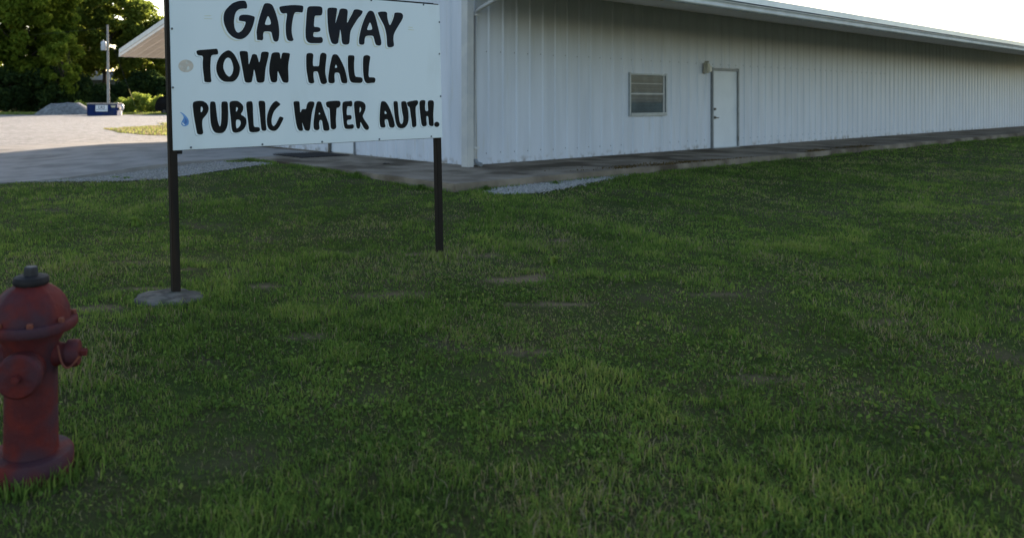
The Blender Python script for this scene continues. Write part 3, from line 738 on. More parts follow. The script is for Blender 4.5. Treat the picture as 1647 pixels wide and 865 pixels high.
('E', [[(1.4702,.3361),(1.4978,.3451),(1.5363,.3456),(1.5585,.3501),(1.5693,.3397),(1.5673,.3072),(1.5543,.298),(1.5186,.3041),(1.5113,.2755),(1.5084,.2269),(1.5332,.2287),(1.5552,.226),(1.5602,.2049),(1.5514,.1889),(1.5101,.1875),(1.5117,.1467),(1.542,.1473),(1.5698,.1512),(1.5806,.1392),(1.5772,.116),(1.5576,.1096),(1.508,.1098),(1.4863,.1187),(1.4764,.156),(1.4702,.23),(1.4663,.29)]]),
('R', [[(1.5831,.3372),(1.6141,.3486),(1.6532,.3459),(1.6868,.3338),(1.706,.3101),(1.7022,.2724),(1.6843,.2398),(1.6695,.2166),(1.6885,.1833),(1.7215,.1447),(1.7379,.1159),(1.726,.0974),(1.7031,.0958),(1.6809,.1129),(1.662,.1464),(1.6458,.1702),(1.6449,.1374),(1.6386,.1118),(1.6188,.1078),(1.6052,.1199),(1.5982,.1714),(1.5891,.2509)],[(1.6436,.3015),(1.6583,.2825),(1.655,.2638),(1.6392,.2407)]]),
('A', [[(1.8685,.3402),(1.8916,.3433),(1.9175,.3373),(1.9457,.3039),(1.968,.2609),(1.99,.2082),(2.0063,.1555),(2.0114,.1267),(1.9991,.108),(1.9697,.1065),(1.9496,.119),(1.9418,.1571),(1.9338,.1834),(1.9018,.1817),(1.9038,.1486),(1.9117,.1201),(1.897,.111),(1.8653,.112),(1.8513,.1265),(1.8469,.1783),(1.8517,.2487),(1.8601,.305)],[(1.9068,.2629),(1.9298,.2322),(1.9007,.2299)]]),
('U', [[(1.9994,.3375),(2.0231,.342),(2.0479,.3384),(2.0514,.293),(2.0555,.2212),(2.0656,.1539),(2.0829,.1343),(2.1013,.1482),(2.1072,.1913),(2.0975,.23),(2.0872,.2925),(2.0853,.3357),(2.1124,.3412),(2.1424,.3375),(2.1534,.2964),(2.1642,.248),(2.1672,.1803),(2.1552,.1372),(2.1241,.1043),(2.0819,.0969),(2.0464,.1066),(2.0236,.1407),(2.0107,.2078),(2.0037,.2794)]]),
('T', [[(2.1482,.3278),(2.1727,.3372),(2.2216,.344),(2.2646,.3485),(2.2797,.3337),(2.2728,.3094),(2.2477,.2903),(2.2464,.2417),(2.2508,.1784),(2.2536,.12),(2.2428,.1081),(2.2151,.1026),(2.2019,.1117),(2.1983,.1603),(2.1878,.2234),(2.1804,.2864),(2.1624,.2939),(2.1537,.3085)]]),
('H', [[(2.2921,.336),(2.3203,.349),(2.3546,.3467),(2.3623,.3329),(2.355,.2937),(2.3581,.2471),(2.3926,.2465),(2.3876,.2933),(2.3888,.3376),(2.4142,.3462),(2.449,.3444),(2.4625,.3269),(2.4566,.2726),(2.4499,.2134),(2.4521,.154),(2.4524,.1169),(2.4394,.1074),(2.4079,.1117),(2.3957,.1258),(2.3936,.1653),(2.3883,.2023),(2.3663,.2003),(2.3683,.161),(2.3735,.1215),(2.3576,.1097),(2.3294,.108),(2.3111,.1232),(2.3033,.1772),(2.2957,.2408),(2.291,.2946)]]),
('dot', [[(2.5223,.1224),(2.5156,.1077),(2.499,.0989),(2.4788,.0995),(2.4628,.1092),(2.457,.1242),(2.4636,.1388),(2.4801,.1476),(2.5003,.1471),(2.5164,.1375)]]),
('drop', [[(.0514,.2814),(.072,.2757),(.0935,.2595),(.1149,.2351),(.1241,.2083),(.1191,.1845),(.0912,.172),(.0696,.1806),(.0628,.194),(.0704,.215),(.0818,.2306),(.0838,.2464),(.0717,.2652)]]),
('dropin', [[(.093,.2383),(.1063,.222),(.1113,.2033),(.0999,.1877),(.0864,.1987),(.0925,.2197)]]),
('drophl', [[(.0711,.1991),(.0768,.2053),(.0798,.1946),(.0916,.1869),(.0904,.1816),(.0752,.1873)]]),
('seal', [[(.1699,.6202),(.1666,.6056),(.1578,.5923),(.1445,.5817),(.1279,.5748),(.1097,.5723),(.0916,.5744),(.0756,.5808),(.063,.591),(.0551,.6039),(.0526,.6182),(.0558,.6327),(.0644,.6458),(.0775,.6564),(.0939,.6634),(.1121,.6661),(.1302,.6642),(.1465,.6579),(.1593,.6477),(.1673,.6347)]]),
('sealhl', [[(.13,.6218),(.1392,.6036),(.1244,.5895),(.1152,.6032),(.1251,.6172)]]),
('mark', [[(.2634,.999),(.3202,1.0031),(.3201,.9984),(.2632,.9944)]]),
('mark', [[(.2604,.9793),(.3271,.98),(.3269,.9753),(.2603,.9742)]]),
('mark', [[(2.1806,1.0043),(2.2367,1.0035),(2.2366,.9979),(2.1805,.9987)]]),
('mark', [[(2.18,.9831),(2.2502,.9806),(2.2501,.975),(2.1799,.977)]]),
]
SCREWS = [(0.0118,0.8903),(0.0077,0.4605),(0.1335,0.0164),(0.7186,0.0148),(1.2631,0.0124),(1.8413,0.0124),(2.5458,1.0648),(2.5378,0.7722),(2.5422,0.3821),(2.4217,0.0158),(1.788,1.2149),(2.3635,1.2137)]

# ------------------------------------------------------------------ the sign
BL, BR = Vector((-1.448, 5.476, 1.0395)), Vector((.6586, 6.92, 1.064))
BW = (BR-BL).length
E1 = (BR-BL).normalized()
E2 = Vector((-.022, -.012, 1.0))
EN = E1.cross(E2).normalized()               # towards the viewer
if EN.y > 0: EN = -EN
BH = 1.222
sign = empty("town_sign", (-.4, 6.2, 0), 0, "large white hand-lettered board sign on two dark steel posts in the grass", "sign")
SO = Vector(sign.location)
def bp(a, b, n=0.0): return BL + E1*a + E2*b + EN*n - SO
def bbox(name, a0, a1, b0, b1, n0, n1, mat, parent, bev=0):
    mb = MB()
    mb.add([bp(a0, b0, n0), bp(a1, b0, n0), bp(a1, b1, n0), bp(a0, b1, n0), bp(a0, b0, n1), bp(a1, b0, n1), bp(a1, b1, n1), bp(a0, b1, n1)],
           [(3,2,1,0),(4,5,6,7),(0,1,5,4),(1,2,6,5),(2,3,7,6),(3,0,4,7)])
    return mb.build(name, mat, parent, bevel=bev)
board = bbox("board", 0, BW, 0, BH, -.014, 0, M['board'], sign, .002)
for a in (.008, BW-.026):
    w = .029
    mb = MB()
    n0, n1 = -.0155, -.0155-2*w
    zb = -1.0395 - (.0245*a/BW) - .12
    bt = BH+.16 if a < 1 else BH+.012
    cs = [(a-w, n0), (a+w, n0), (a+w, n1), (a-w, n1)]
    vs = [bp(q, zb, n) for q, n in cs] + [bp(q, bt, n) for q, n in cs]
    mb.add(vs, [(3,2,1,0),(4,5,6,7),(0,1,5,4),(1,2,6,5),(2,3,7,6),(3,0,4,7)])
    mb.build("post", M['post'], sign, bevel=.005)
bbox("frame_rail", .038, BW-.056, BH-.028, BH+.016, -.055, -.0155, M['rail'], sign, .003)
bbox("frame_rail", .038, BW-.056, -.004, .034, -.055, -.0155, M['rail'], sign, .003)
bbox("bracket", .040, .075, -.03, -.006, -.045, -.018, M['rail'], sign, .003)
# screws round the edge
sm = None
for a, b in SCREWS:
    if sm is None:
        sm = MB(); sm.lathe([(.0085, 0), (.0085, .003), (.006, .006), (.002, .007)], 10)
        sm = sm.mesh("screw", True); sm.materials.append(M['screw'])
    o = link("screw", sm, None, board)
    o.location = bp(a, b, .0002)
    o.rotation_euler = EN.to_track_quat('Z', 'Y').to_euler()

def chaikin(p, it=2, q=.22):
    for _ in range(it):
        r = []
        for i in range(len(p)):
            a, b = p[i], p[(i+1) % len(p)]
            r += [(a[0]*(1-q)+b[0]*q, a[1]*(1-q)+b[1]*q), (a[0]*q+b[0]*(1-q), a[1]*q+b[1]*(1-q))]
        p = r
    return p
def paint(name, polys, n, mat, off=(0, 0)):
    P = [[Vector((x+off[0], y+off[1], 0)) for x, y in p] for p in polys]
    tris = geometry.tessellate_polygon(P)
    flat = [q for p in P for q in p]
    me = bpy.data.meshes.new(name)
    vs = [bp(q.x, q.y, n) for q in flat]
    fs = []
    for t in tris:
        a, b, c = (vs[i] for i in t)
        fs.append(tuple(t) if (b-a).cross(c-a).dot(EN) > 0 else tuple(reversed(t)))
    me.from_pydata([tuple(v) for v in vs], [], fs)
    return link(name, me, mat, board)
plain = {'drop': ("water_drop", 'blue', .0009), 'dropin': ("water_drop_shade", 'blue2', .0013), 'drophl': ("water_drop_highlight", 'whitepaint', .0017),
         'seal': ("round_seal", 'seal', .0009), 'sealhl': ("seal_highlight", 'sealhl', .0013), 'mark': ("paint_mark", 'cream', .0008)}
for i, (ch, polys) in enumerate(LETTERS):
    sm_ = [chaikin(p) for p in polys]
    if ch in plain:
        nm, mt, n = plain[ch]
        paint(nm, sm_, n, M[mt]); continue
    k = 1 + i*.00001                        # overlapping outlines of neighbours stay on separate levels
    if i < 7:
        paint("letter_outline", sm_[:1], .0006+i*.00003, M['cream'], (-.0215, -.0145))
        paint("letter_gap", sm_[:1], .0009+i*.00003, M['whitepaint'], (-.0125, -.0075))
    elif ch != 'dot':
        paint("letter_outline", sm_[:1], .0006+i*.000004, M['greyline'], (-.0150, -.0115))
        paint("letter_gap", sm_[:1], .0008+i*.000004, M['whitepaint'], (-.0122, -.0085))
    paint("letter", sm_, .0016+i*.00001, M['inknavy'] if i < 7 else M['ink'])

# concrete footings
def lump(name, mat, parent, cx, cy, rx, ry, h, seed, z0=-.05, seg=26):
    mb = MB(); vs, fs = [], []
    rings = [(1.0, z0), (1.02, h*.55), (.95, h*.92), (.7, h), (.35, h*1.04)]
    for q, (f, z) in enumerate(rings):
        for k in range(seg):
            t = 2*math.pi*k/seg
            j = 1 + .26*(float(fbm(np.array(math.cos(t)*1.7+seed), np.array(math.sin(t)*1.7), seed, 4))-.5)*2
            vs.append((cx+rx*f*j*math.cos(t), cy+ry*f*j*math.sin(t), z + (random.uniform(-.004, .004) if q > 1 else 0)))
    for q in range(len(rings)-1):
        for k in range(seg):
            k2 = (k+1) % seg
            fs.append((q*seg+k, q*seg+k2, (q+1)*seg+k2, (q+1)*seg+k))
    fs.append(tuple(range((len(rings)-1)*seg, len(rings)*seg)))
    mb.add(vs, fs)
    return mb.build(name, mat, parent, smooth=True)
f1 = (-1.475, 5.42)
lump("footing", M['footing'], sign, f1[0]-SO.x, f1[1]-SO.y, .25, .215, .042, 3.0).location.z = -.045
f2 = (.655, 6.98)
lump("footing", M['footing'], sign, f2[0]-SO.x, f2[1]-SO.y, .12, .10, .03, 8.0).location.z = -.062

# ------------------------------------------------------------------ fire hydrant
hyd = empty("fire_hydrant", (-1.318, 2.9, -.006), 0, "faded red fire hydrant with black iron top in the grass", "hydrant")
def lath(name, prof, mat, parent, seg=32, smooth=True):
    return MB().lathe(prof, seg).build(name, mat, parent, smooth=smooth)
lath("base_flange", [(.155, -.12), (.155, .045), (.148, .055), (.105, .056)], M['red'], hyd)
barrel = lath("barrel", [(.100, .05), (.098, .12), (.096, .40), (.10, .47), (.118, .50), (.122, .53)], M['red'], hyd)
lath("bonnet_flange", [(.10, .528), (.165, .530), (.170, .538), (.170, .560), (.165, .568), (.13, .570)], M['red'], hyd)
bon = MB()
prof = [(.145, .566), (.143, .585), (.136, .612), (.124, .640), (.107, .663), (.085, .682), (.062, .694), (.055, .700)]
vs, fs, seg = [], [], 64
for r, z in prof:
    for k in range(seg):
        t = 2*math.pi*k/seg
        lobe = .0045*max(0, math.cos(t*8))**6*min(1, max(0, (z-.57)/.03))
        vs.append(((r+lobe)*math.cos(t+.25), (r+lobe)*math.sin(t+.25), z))
for j in range(len(prof)-1):
    for k in range(seg):
        k2 = (k+1) % seg
        fs.append((j*seg+k, j*seg+k2, (j+1)*seg+k2, (j+1)*seg+k))
fs.append(tuple(range((len(prof)-1)*seg, len(prof)*seg)))
bon.add(vs, fs).build("bonnet", M['red'], hyd, smooth=True)
lath("weather_ring", [(.052, .694), (.058, .696), (.066, .704), (.0675, .716), (.062, .728), (.045, .733), (.03, .734)], M['blackiron'], hyd)
lath("operating_nut", [(.0275, .730), (.0265, .762), (.0235, .7665), (.005, .767)], M['nut'], hyd, seg=5, smooth=False)
bolt = MB().lathe([(.013, 0), (.013, .014), (.009, .018)], 6).mesh("flange_bolt"); bolt.materials.append(M['rust'])
for k in range(8):
    t = 2*math.pi*(k+.5)/8
    o = link("flange_bolt", bolt, None, hyd); o.location = (.152*math.cos(t), .152*math.sin(t), .5675)
def nozzle(ang, z, r, ln):
    d = Vector((math.cos(ang), math.sin(ang), 0))
    q = d.to_track_quat('Z', 'Y').to_euler()
    nz = MB().lathe([(r*1.15, .07), (r*1.15, .10), (r*1.0, .11), (r, ln)], 24).build("nozzle", M['red'], hyd, smooth=True)
    nz.location = (0, 0, z); nz.rotation_euler = q
    cp = MB().lathe([(r*1.22, ln-.002), (r*1.25, ln+.004), (r*1.25, ln+.034), (r*1.1, ln+.044), (.02, ln+.046)], 24)
    cp.lathe([(.017, ln+.045), (.016, ln+.072), (.004, ln+.074)], 5)
    cp.build("cap", M['red'], nz, smooth=True)
nozzle(R(8), .425, .042, .135)
nozzle(R(188), .425, .042, .135)
nozzle(R(-82), .395, .066, .125)
mb = MB(); ch = []
for k in range(15):
    t = k/14
    ch.append((.115+.085*t, -.03-.03*math.sin(t*3.1), .47-.09*math.sin(t*math.pi)*.6 - .04*t))
mb.tube(ch, .004, 5).build("chain", M['rust'], hyd)
mb = MB(); mb.tube([(-x_, y_, z_) for x_, y_, z_ in ch], .004, 5).build("chain", M['rust'], hyd)

# ------------------------------------------------------------------ foliage
def quads_mesh(name, C, A, B, var, mat, parent=None):
    """leaf quads: centre, half axes"""
    n = len(C)
    V = np.empty((n, 4, 3), np.float32)
    V[:, 0] = C-A; V[:, 1] = C-B*.9; V[:, 2] = C+A; V[:, 3] = C+B*.9
    me = bpy.data.meshes.new(name)
    me.vertices.add(n*4); me.vertices.foreach_set('co', V.ravel())
    me.loops.add(n*4); me.loops.foreach_set('vertex_index', np.arange(n*4, dtype=np.int32))
    me.polygons.add(n); me.polygons.foreach_set('loop_start', np.arange(0, n*4, 4, dtype=np.int32))
    at = me.attributes.new('var', 'FLOAT', 'POINT')
    at.data.foreach_set('value', np.repeat(var, 4).astype(np.float32))
    me.update(); me.validate()
    return link(name, me, mat, parent)
def unit(n):
    v = rng.normal(size=(n, 3)); return v/np.linalg.norm(v, axis=1, keepdims=True)
def leafcloud(centres, radii, per, size, flat=.75):
    """leaves clumped round twig ends; a crown is many such clumps"""
    Cs, As, Bs, Vs = [], [], [], []
    for c, r in zip(centres, radii):
        n = int(per*rng.uniform(.7, 1.3))
        d = unit(n)*(rng.uniform(0, 1, (n, 1))**.45)*r
        d[:, 2] *= flat
        p = np.array(c)+d
        a = unit(n); b = np.cross(a, unit(n)); b /= np.linalg.norm(b, axis=1, keepdims=True)+1e-6
        s = size*rng.uniform(.6, 1.35, (n, 1))
        Cs.append(p); As.append(a*s*.62); Bs.append(b*s*.42)
        Vs.append(np.clip(rng.uniform(.25, .75)+rng.normal(0, .16, n), 0, 1))
    return np.concatenate(Cs), np.concatenate(As), np.concatenate(Bs), np.concatenate(Vs)
def tree(label, x, y, H, rx, ry, zlo, mat, nclump, per, size, clump=(.7, 1.5), group=None, gap=.22, name="broadleaf_tree", seed=0, cat="tree", lean=0.0):
    z0 = float(gz(np.array(x), np.array(y)))
    t = empty(name, (x, y, z0), 0, label, cat, group)
    mb = MB()
    cz, hz_ = (H+zlo)/2, (H-zlo)/2
    trunk_top = zlo + (H-zlo)*.55
    k = 7
    tp = [(lean*(i/k)**2 + .15*math.sin(i*1.3+seed), .15*math.cos(i*1.7+seed), -.2 + (trunk_top+.2)*i/k) for i in range(k+1)]
    r0 = H*.018
    mb.tube(tp, [r0*(1.25-.9*i/k) for i in range(k+1)], 9)
    cents, rads, limbs = [], [], []
    for i in range(nclump):
        for _ in range(30):
            d = unit(1)[0]
            rr = rng.uniform(.25, 1)**.4
            p = np.array([lean*.7+d[0]*rx*rr, d[1]*ry*rr, cz+d[2]*hz_*rr])
            w = fbm(np.array(p[0]*.28+seed*9.7), np.array(p[2]*.28+p[1]*.2), 6, 3)
            if w > gap+.12 and p[2] > zlo-.4: break
        # lower crown narrower, uneven outline
        cents.append(p); rads.append(rng.uniform(*clump))
    order = rng.permutation(nclump)[:min(26, nclump)]
    for i in order:
        c = cents[i]
        s = tp[min(k, 3+int(rng.integers(0, 5)))]
        if c[2] < s[2]: s = tp[3]
        mid = [(s[j]*.5+c[j]*.5) + rng.uniform(-.4, .4) for j in range(3)]
        mid[2] -= .25
        mb.tube([s, mid, tuple(c)], [r0*.38, r0*.22, r0*.07], 5)
    mb.build("trunk", M['bark'], t, smooth=True, fix=False)
    quads_mesh("crown", *leafcloud(cents, rads, per, size), M[mat], t)
    return t
def shrub(label, x, y, H, rx, ry, mat, nclump, per, size, name="shrub", group=None, clump=(.3, .6)):
    z0 = float(gz(np.array(x), np.array(y)))
    t = empty(name, (x, y, z0), 0, label, "shrub", group)
    cents, rads = [], []
    for i in range(nclump):
        d = unit(1)[0]; rr = rng.uniform(.1, 1)**.5
        cents.append(np.array([d[0]*rx*rr, d[1]*ry*rr, H*(.48+.46*d[2]*rr)])); rads.append(rng.uniform(*clump))
    mb = MB()
    for i in range(min(9, nclump)):
        c = cents[i]
        mb.tube([(c[0]*.12, c[1]*.12, -.1), (c[0]*.5, c[1]*.5, max(.1, c[2]*.55)), tuple(c)], [.05, .035, .012], 5)
    mb.build("stem", M['bark'], t, smooth=True, fix=False)
    C, A, B, V = leafcloud(cents, rads, per, size, .9)
    k = C[:, 2] > .02
    quads_mesh("crown", C[k], A[k], B[k], V[k], M[mat], t)
    return t

def at(px, d): return (px-597)/1203*d       # sideways offset of something seen at that bearing, at distance d
G1 = "trees beyond the gravel lot"
tree("tall bright-leaved tree rising above the gravel pile at the left", at(35, 90), 90, 21, 6.2, 5, 3.4, 'leaf_a', 230, 150, .46, (.8, 1.6), G1, .1, seed=1)
tree("smaller rounded tree with bright leaves just left of the utility pole", at(102, 87), 87, 9.2, 2.4, 2.2, 2.2, 'leaf_a', 42, 120, .36, (.5, 1.0), G1, .1, seed=2)
tree("broad dark tree with sky showing through behind the utility pole", at(168, 104), 104, 18.6, 7.4, 5.5, 4.6, 'leaf_b', 175, 130, .48, (.8, 1.7), G1, .16, seed=3)
tree("dark tree filling the gap between the two large trees", at(112, 118), 118, 19.5, 5.6, 5, 4, 'leaf_b', 95, 130, .52, (.8, 1.8), G1, .14, seed=4)
tree("tree leaning over the left end of the white roof", at(238, 104), 104, 13.4, 4.3, 3.6, 3.0, 'leaf_b', 110, 130, .46, (.7, 1.5), G1, .12, seed=5)
tree("dark tree at the left edge, cut by the picture's side", at(-40, 95), 95, 22, 6.5, 5, 3, 'leaf_a', 150, 130, .46, (.8, 1.6), G1, .1, seed=6)
G2 = "dark understory along the lot"
for px, d, h, rx, lab in ((-30, 88, 5.8, 3.2, "dark evergreen thicket at the far left edge of the lot"),
                          (12, 87, 5.2, 2.6, "dark evergreen shrub behind the left foot of the gravel pile"),
                          (52, 89, 6.2, 2.7, "tallest dark evergreen shrub right behind the gravel pile"),
                          (92, 88, 5.6, 2.4, "dark evergreen shrub behind the right side of the gravel pile"),
                          (122, 90, 4.6, 2.0, "low dark shrub between gravel pile and dumpster"),
                          (152, 92, 3.6, 2.2, "dark shrub directly behind the blue dumpster"),
                          (198, 96, 4.4, 2.4, "dark shrub behind the sunlit bushes, right of the pole"),
                          (232, 97, 5.6, 2.6, "dark shrub below the left end of the white roof"),
                          (262, 97, 4.6, 1.9, "dark shrub beside the parked dark van")):
    shrub(lab, at(px, d), d, h, rx, 2.0, 'leaf_dark', 52, 170, .36, "evergreen_shrub", G2, (.5, 1.1))
G3 = "sunlit bushes beside the dumpster"
for px, d, h, rx, lab in ((130, 83, 1.6, .8, "small sunlit bush between gravel pile and dumpster"),
                          (193, 84, 1.7, .9, "small yellow-green bush right beside the dumpster"),
                          (207, 85, 2.0, 1.0, "sunlit bush below the yellow guy-wire guard"),
                          (226, 85, 2.5, 1.3, "tallest sunlit bush with pale top right of the guy guard"),
                          (246, 85, 2.3, 1.2, "sunlit bush left of the parked dark van")):
    shrub(lab, at(px, d), d, h, rx, .9, 'leaf_bush', 26, 120, .17, "bush", G3, (.28, .5))

# ------------------------------------------------------------------ far things beyond the lot
# gravel pile
gp = bpy.data.meshes.new("gravel_pile")
nx_, ny_ = 64, 40
X, Y = np.meshgrid(np.linspace(-3.9, 3.9, nx_), np.linspace(-2.6, 2.6, ny_))
rr = np.sqrt((X/3.35)**2 + (Y/2.3)**2)
Z = np.clip(2.2*(1-rr), -.12, 1.24+.05*np.sin(X*1.3)) + .16*(fbm(X*.9, Y*.9, 3, 4)-.5)*sstep(1.15, .8, rr)
Z -= .22*np.exp(-((X+.45)**2/.25+(Y+.9)**2/.2))
idx = np.arange(nx_*ny_).reshape(ny_, nx_)
gp.from_pydata(np.stack([X, Y, Z], -1).reshape(-1, 3).tolist(), [], np.stack([idx[:-1, :-1], idx[:-1, 1:], idx[1:, 1:], idx[1:, :-1]], -1).reshape(-1, 4).tolist())
gp.polygons.foreach_set('use_smooth', [True]*len(gp.polygons))
o = link("gravel_pile", gp, M['pile']); o.location = (at(97, 78), 79.5, -.02)
tag(o, "low grey flat-topped pile of gravel at the far edge of the lot", "gravel pile")

# dumpster
dp = empty("dumpster", (at(168, 74), 74, -.005), R(2), "blue steel dumpster with a white label on its front", "dumpster")
mb = MB(); mb.prism([(-1.5, -.6, .0), (1.42, -.6, .0), (1.42, -.6, 1.10), (-1.5, -.6, 1.16)], (0, 1.3, 0)).build("body", M['dumpster'], dp, bevel=.02)
for xx in (-1.44, -.72, .9, 1.34):
    MB().box((xx-.04, -.645, .07), (xx+.04, -.601, 1.06)).build("rib", M['dumpster'], dp)
for a, b in (((-1.54, -.68, 1.10), (1.50, -.602, 1.19)), ((-1.54, .702, 1.10), (1.50, .78, 1.19))):
    MB().box(a, b).build("rim", M['rim'], dp, bevel=.01)
MB().prism([(-1.54, -.60, 1.165), (-1.54, .70, 1.165), (-1.54, .70, 1.22), (-1.54, .05, 1.245), (-1.54, -.60, 1.20)], (3.04, 0, 0)).build("lid", M['dumpdark'], dp)
for xx in (-1.62, 1.42):
    MB().box((xx+.001, -.3, .62), (xx+.12, .4, .82)).build("fork_pocket", M['dumpdark'], dp)
for xx in (-1.3, 1.2):
    for yy in (-.45, .5):
        MB().box((xx-.08, yy-.08, -.03), (xx+.08, yy+.08, -.001)).build("foot", M['dumpdark'], dp)
lb = MB().box((-.72, -.612, .40), (.50, -.604, 1.02)).build("label_panel", M['label'], dp)
def text(name, body, size, loc, mat, parent, sx=1.0, shear=0.0):
    cu = bpy.data.curves.new(name, 'FONT'); cu.body = body; cu.size = size; cu.align_x = 'CENTER'; cu.shear = shear; cu.offset = size*.018
    tmp = bpy.data.objects.new(name, cu); col.objects.link(tmp)
    dg = bpy.context.evaluated_depsgraph_get()
    me = bpy.data.meshes.new_from_object(tmp.evaluated_get(dg))
    bpy.data.objects.remove(tmp)
    o = link(name, me, mat, parent); o.location = loc; o.rotation_euler = (R(90), 0, 0); o.scale = (sx, 1, 1)
    return o
text("logo_lettering", "LRS", .40, (-.10, -.6135, .66), M['labelink'], lb, 1.05, .15)
MB().box((-.60, -.6145, .55), (.40, -.6125, .585)).build("logo_line", M['labelink'], lb)
MB().prism([(.80, -.647, .98), (1.30, -.647, .98), (1.22, -.647, .78), (.92, -.647, .78)], (0, .0015, 0)).build("sticker", M['sticker'], dp)

# white gas tank behind the dumpster
tk = empty("gas_tank", (at(186, 76), 76.6, -.005), R(4), "white rounded gas tank partly hidden behind the dumpster", "tank")
prof = [(.02, -.62), (.2, -.60), (.32, -.52), (.38, -.40), (.38, .40), (.32, .52), (.2, .60), (.02, .62)]
o = MB().lathe(prof, 20).build("shell", M['tank'], tk, smooth=True); o.rotation_euler = (0, R(90), 0); o.location = (0, 0, .78)
for xx in (-.35, .35):
    MB().box((xx-.05, -.25, -.03), (xx+.05, .25, .46)).build("leg", M['tank'], tk)
MB().lathe([(.11, 1.12), (.11, 1.24), (.09, 1.27), (.01, 1.28)], 14).build("valve_cover", M['tank'], tk, smooth=True)

# utility pole
pd = 82.0
up = empty("utility_pole", (at(174.5, pd), pd, 0), 0, "weathered wooden utility pole with grey transformer behind the dumpster", "utility pole")
MB().tube([(0, 0, -.3), (-.03, 0, 3), (-.07, 0, 6.5), (-.11, 0, 9.75)], [.165, .15, .13, .105], 12).build("pole", M['pole'], up, smooth=True)
tr = MB().lathe([(.02, 6.95), (.26, 6.96), (.28, 7.0), (.28, 7.85), (.25, 7.92), (.08, 7.97)], 18, (-.52, -.05, 0)).build("transformer", M['can'], up, smooth=True)
MB().box((-.28, -.1, 7.25), (-.12, 0, 7.35)).build("bracket", M['wire'], tr)
MB().lathe([(.03, 7.93), (.05, 7.98), (.03, 8.02), (.05, 8.06), (.02, 8.12)], 10, (-.52, -.05, 0)).build("bushing", M['can'], tr, smooth=True)
gend = Vector((3.35, -.5, .1)); gtop = Vector((-.1, 0, 9.1))
MB().tube([tuple(gtop), tuple(gend)], .012, 5).build("guy_wire", M['wire'], up)
MB().tube([tuple(gend+(gtop-gend)*.17), tuple(gend+(gtop-gend)*.29)], .05, 8).build("guy_guard", M['yellow'], up)
mb = MB(); pts = []
for k in range(25):
    t = k/24
    pts.append((-.1-34*t, 16*t, 9.45 + .3*t - 4*.5*t*(1-t)))
mb.tube(pts, .009, 5).build("overhead_wire", M['wire'], up)

# dark van beside the bushes
vd = 80.0
vn = empty("parked_van", (at(252, vd), vd, -.045), R(3), "dark parked van at the lot edge, half hidden by the sign post", "van")
side = [(.0, .38), (.02, 1.05), (.16, 1.45), (.42, 1.88), (.8, 1.98), (3.3, 1.98), (3.6, 1.9), (4.1, 1.28), (4.9, 1.12), (5.0, .75), (5.0, .38)]
body = MB().prism([(a, -.9, b) for a, b in side], (0, 1.8, 0)).build("body", M['vanbody'], vn, bevel=.05, smooth=True)
MB().prism([(.55, -.906, 1.25), (.65, -.906, 1.75), (2.1, -.906, 1.78), (2.1, -.906, 1.25)], (0, .004, 0)).build("side_window", M['vanglass'], body)
MB().prism([(2.25, -.906, 1.25), (2.25, -.906, 1.78), (3.35, -.906, 1.76), (3.75, -.906, 1.28)], (0, .004, 0)).build("side_window", M['vanglass'], body)
for xx in (1.0, 4.0):
    for yy in (-.84, .84):
        w_ = empty("wheel", (xx, yy, .36)); w_.parent = vn
        t_ = MB().lathe([(.20, -.10), (.34, -.10), (.36, -.06), (.36, .06), (.34, .10), (.20, .10)], 28, cap=False).build("tyre", M['tyre'], w_, smooth=True)
        h_ = MB().lathe([(.02, -.06), (.20, -.085), (.205, .085), (.02, .06)], 20).build("rim", M['hub'], w_, smooth=True)
        for q in (t_, h_): q.rotation_euler = (R(90), 0, 0)

# shed far behind the trees
sx = at(165, 122)
sh = empty("shed", (sx, 122, 0), 0, "grey low shed roof glimpsed between the trees behind the pole", "building")
MB().box((-5.5, -3, -.1), (5.5, 3, 4.8)).build("wall", M['shedwall'], sh)
mb = MB(); mb.prism([(-5.9, -3.5, 4.75), (-5.9, 0, 6.3), (-5.9, 3.5, 4.75), (-5.9, 0, 6.1)], (11.8, 0, 0)).build("roof", M['shedroof'], sh)

# ------------------------------------------------------------------ lawn: mown grass blades and ground cover
def grass_mesh(name, x, y, z, h, w, ang, lean, var, mat):
    n = len(x)
    V = np.empty((n, 5, 3), np.float32)
    ca, sa = np.cos(ang), np.sin(ang)
    la = ang + math.pi/2 + rng.uniform(-.7, .7, n)
    lx, ly = np.cos(la), np.sin(la)
    base = np.stack([x, y, z-.006], -1)
    side = np.stack([ca*w*.5, sa*w*.5, np.zeros(n)], -1)
    up = lambda f, l: np.stack([lx*lean*h*l, ly*lean*h*l, h*f], -1)
    V[:, 0] = base-side; V[:, 1] = base+side
    m = base + up(.58, .30)
    V[:, 2] = m-side*.8; V[:, 3] = m+side*.8
    V[:, 4] = base + up(1.0-.25*np.clip(lean, 0, 1.5), 1.0)
    me = bpy.data.meshes.new(name)
    me.vertices.add(n*5); me.vertices.foreach_set('co', V.ravel())
    b = (np.arange(n, dtype=np.int32)*5)[:, None]
    loops = np.concatenate([b+0, b+1, b+3, b+2, b+2, b+3, b+4], 1).astype(np.int32)
    me.loops.add(n*7); me.loops.foreach_set('vertex_index', loops.ravel())
    ls = np.stack([np.arange(n)*7, np.arange(n)*7+4], -1).astype(np.int32)
    me.polygons.add(n*2); me.polygons.foreach_set('loop_start', ls.ravel())
    at_ = me.attributes.new('var', 'FLOAT', 'POINT')
    at_.data.foreach_set('value', np.repeat(var, 5).astype(np.float32))
    me.update(); me.validate()
    me.polygons.foreach_set('use_smooth', np.ones(n*2, bool))
    return link(name, me, mat)

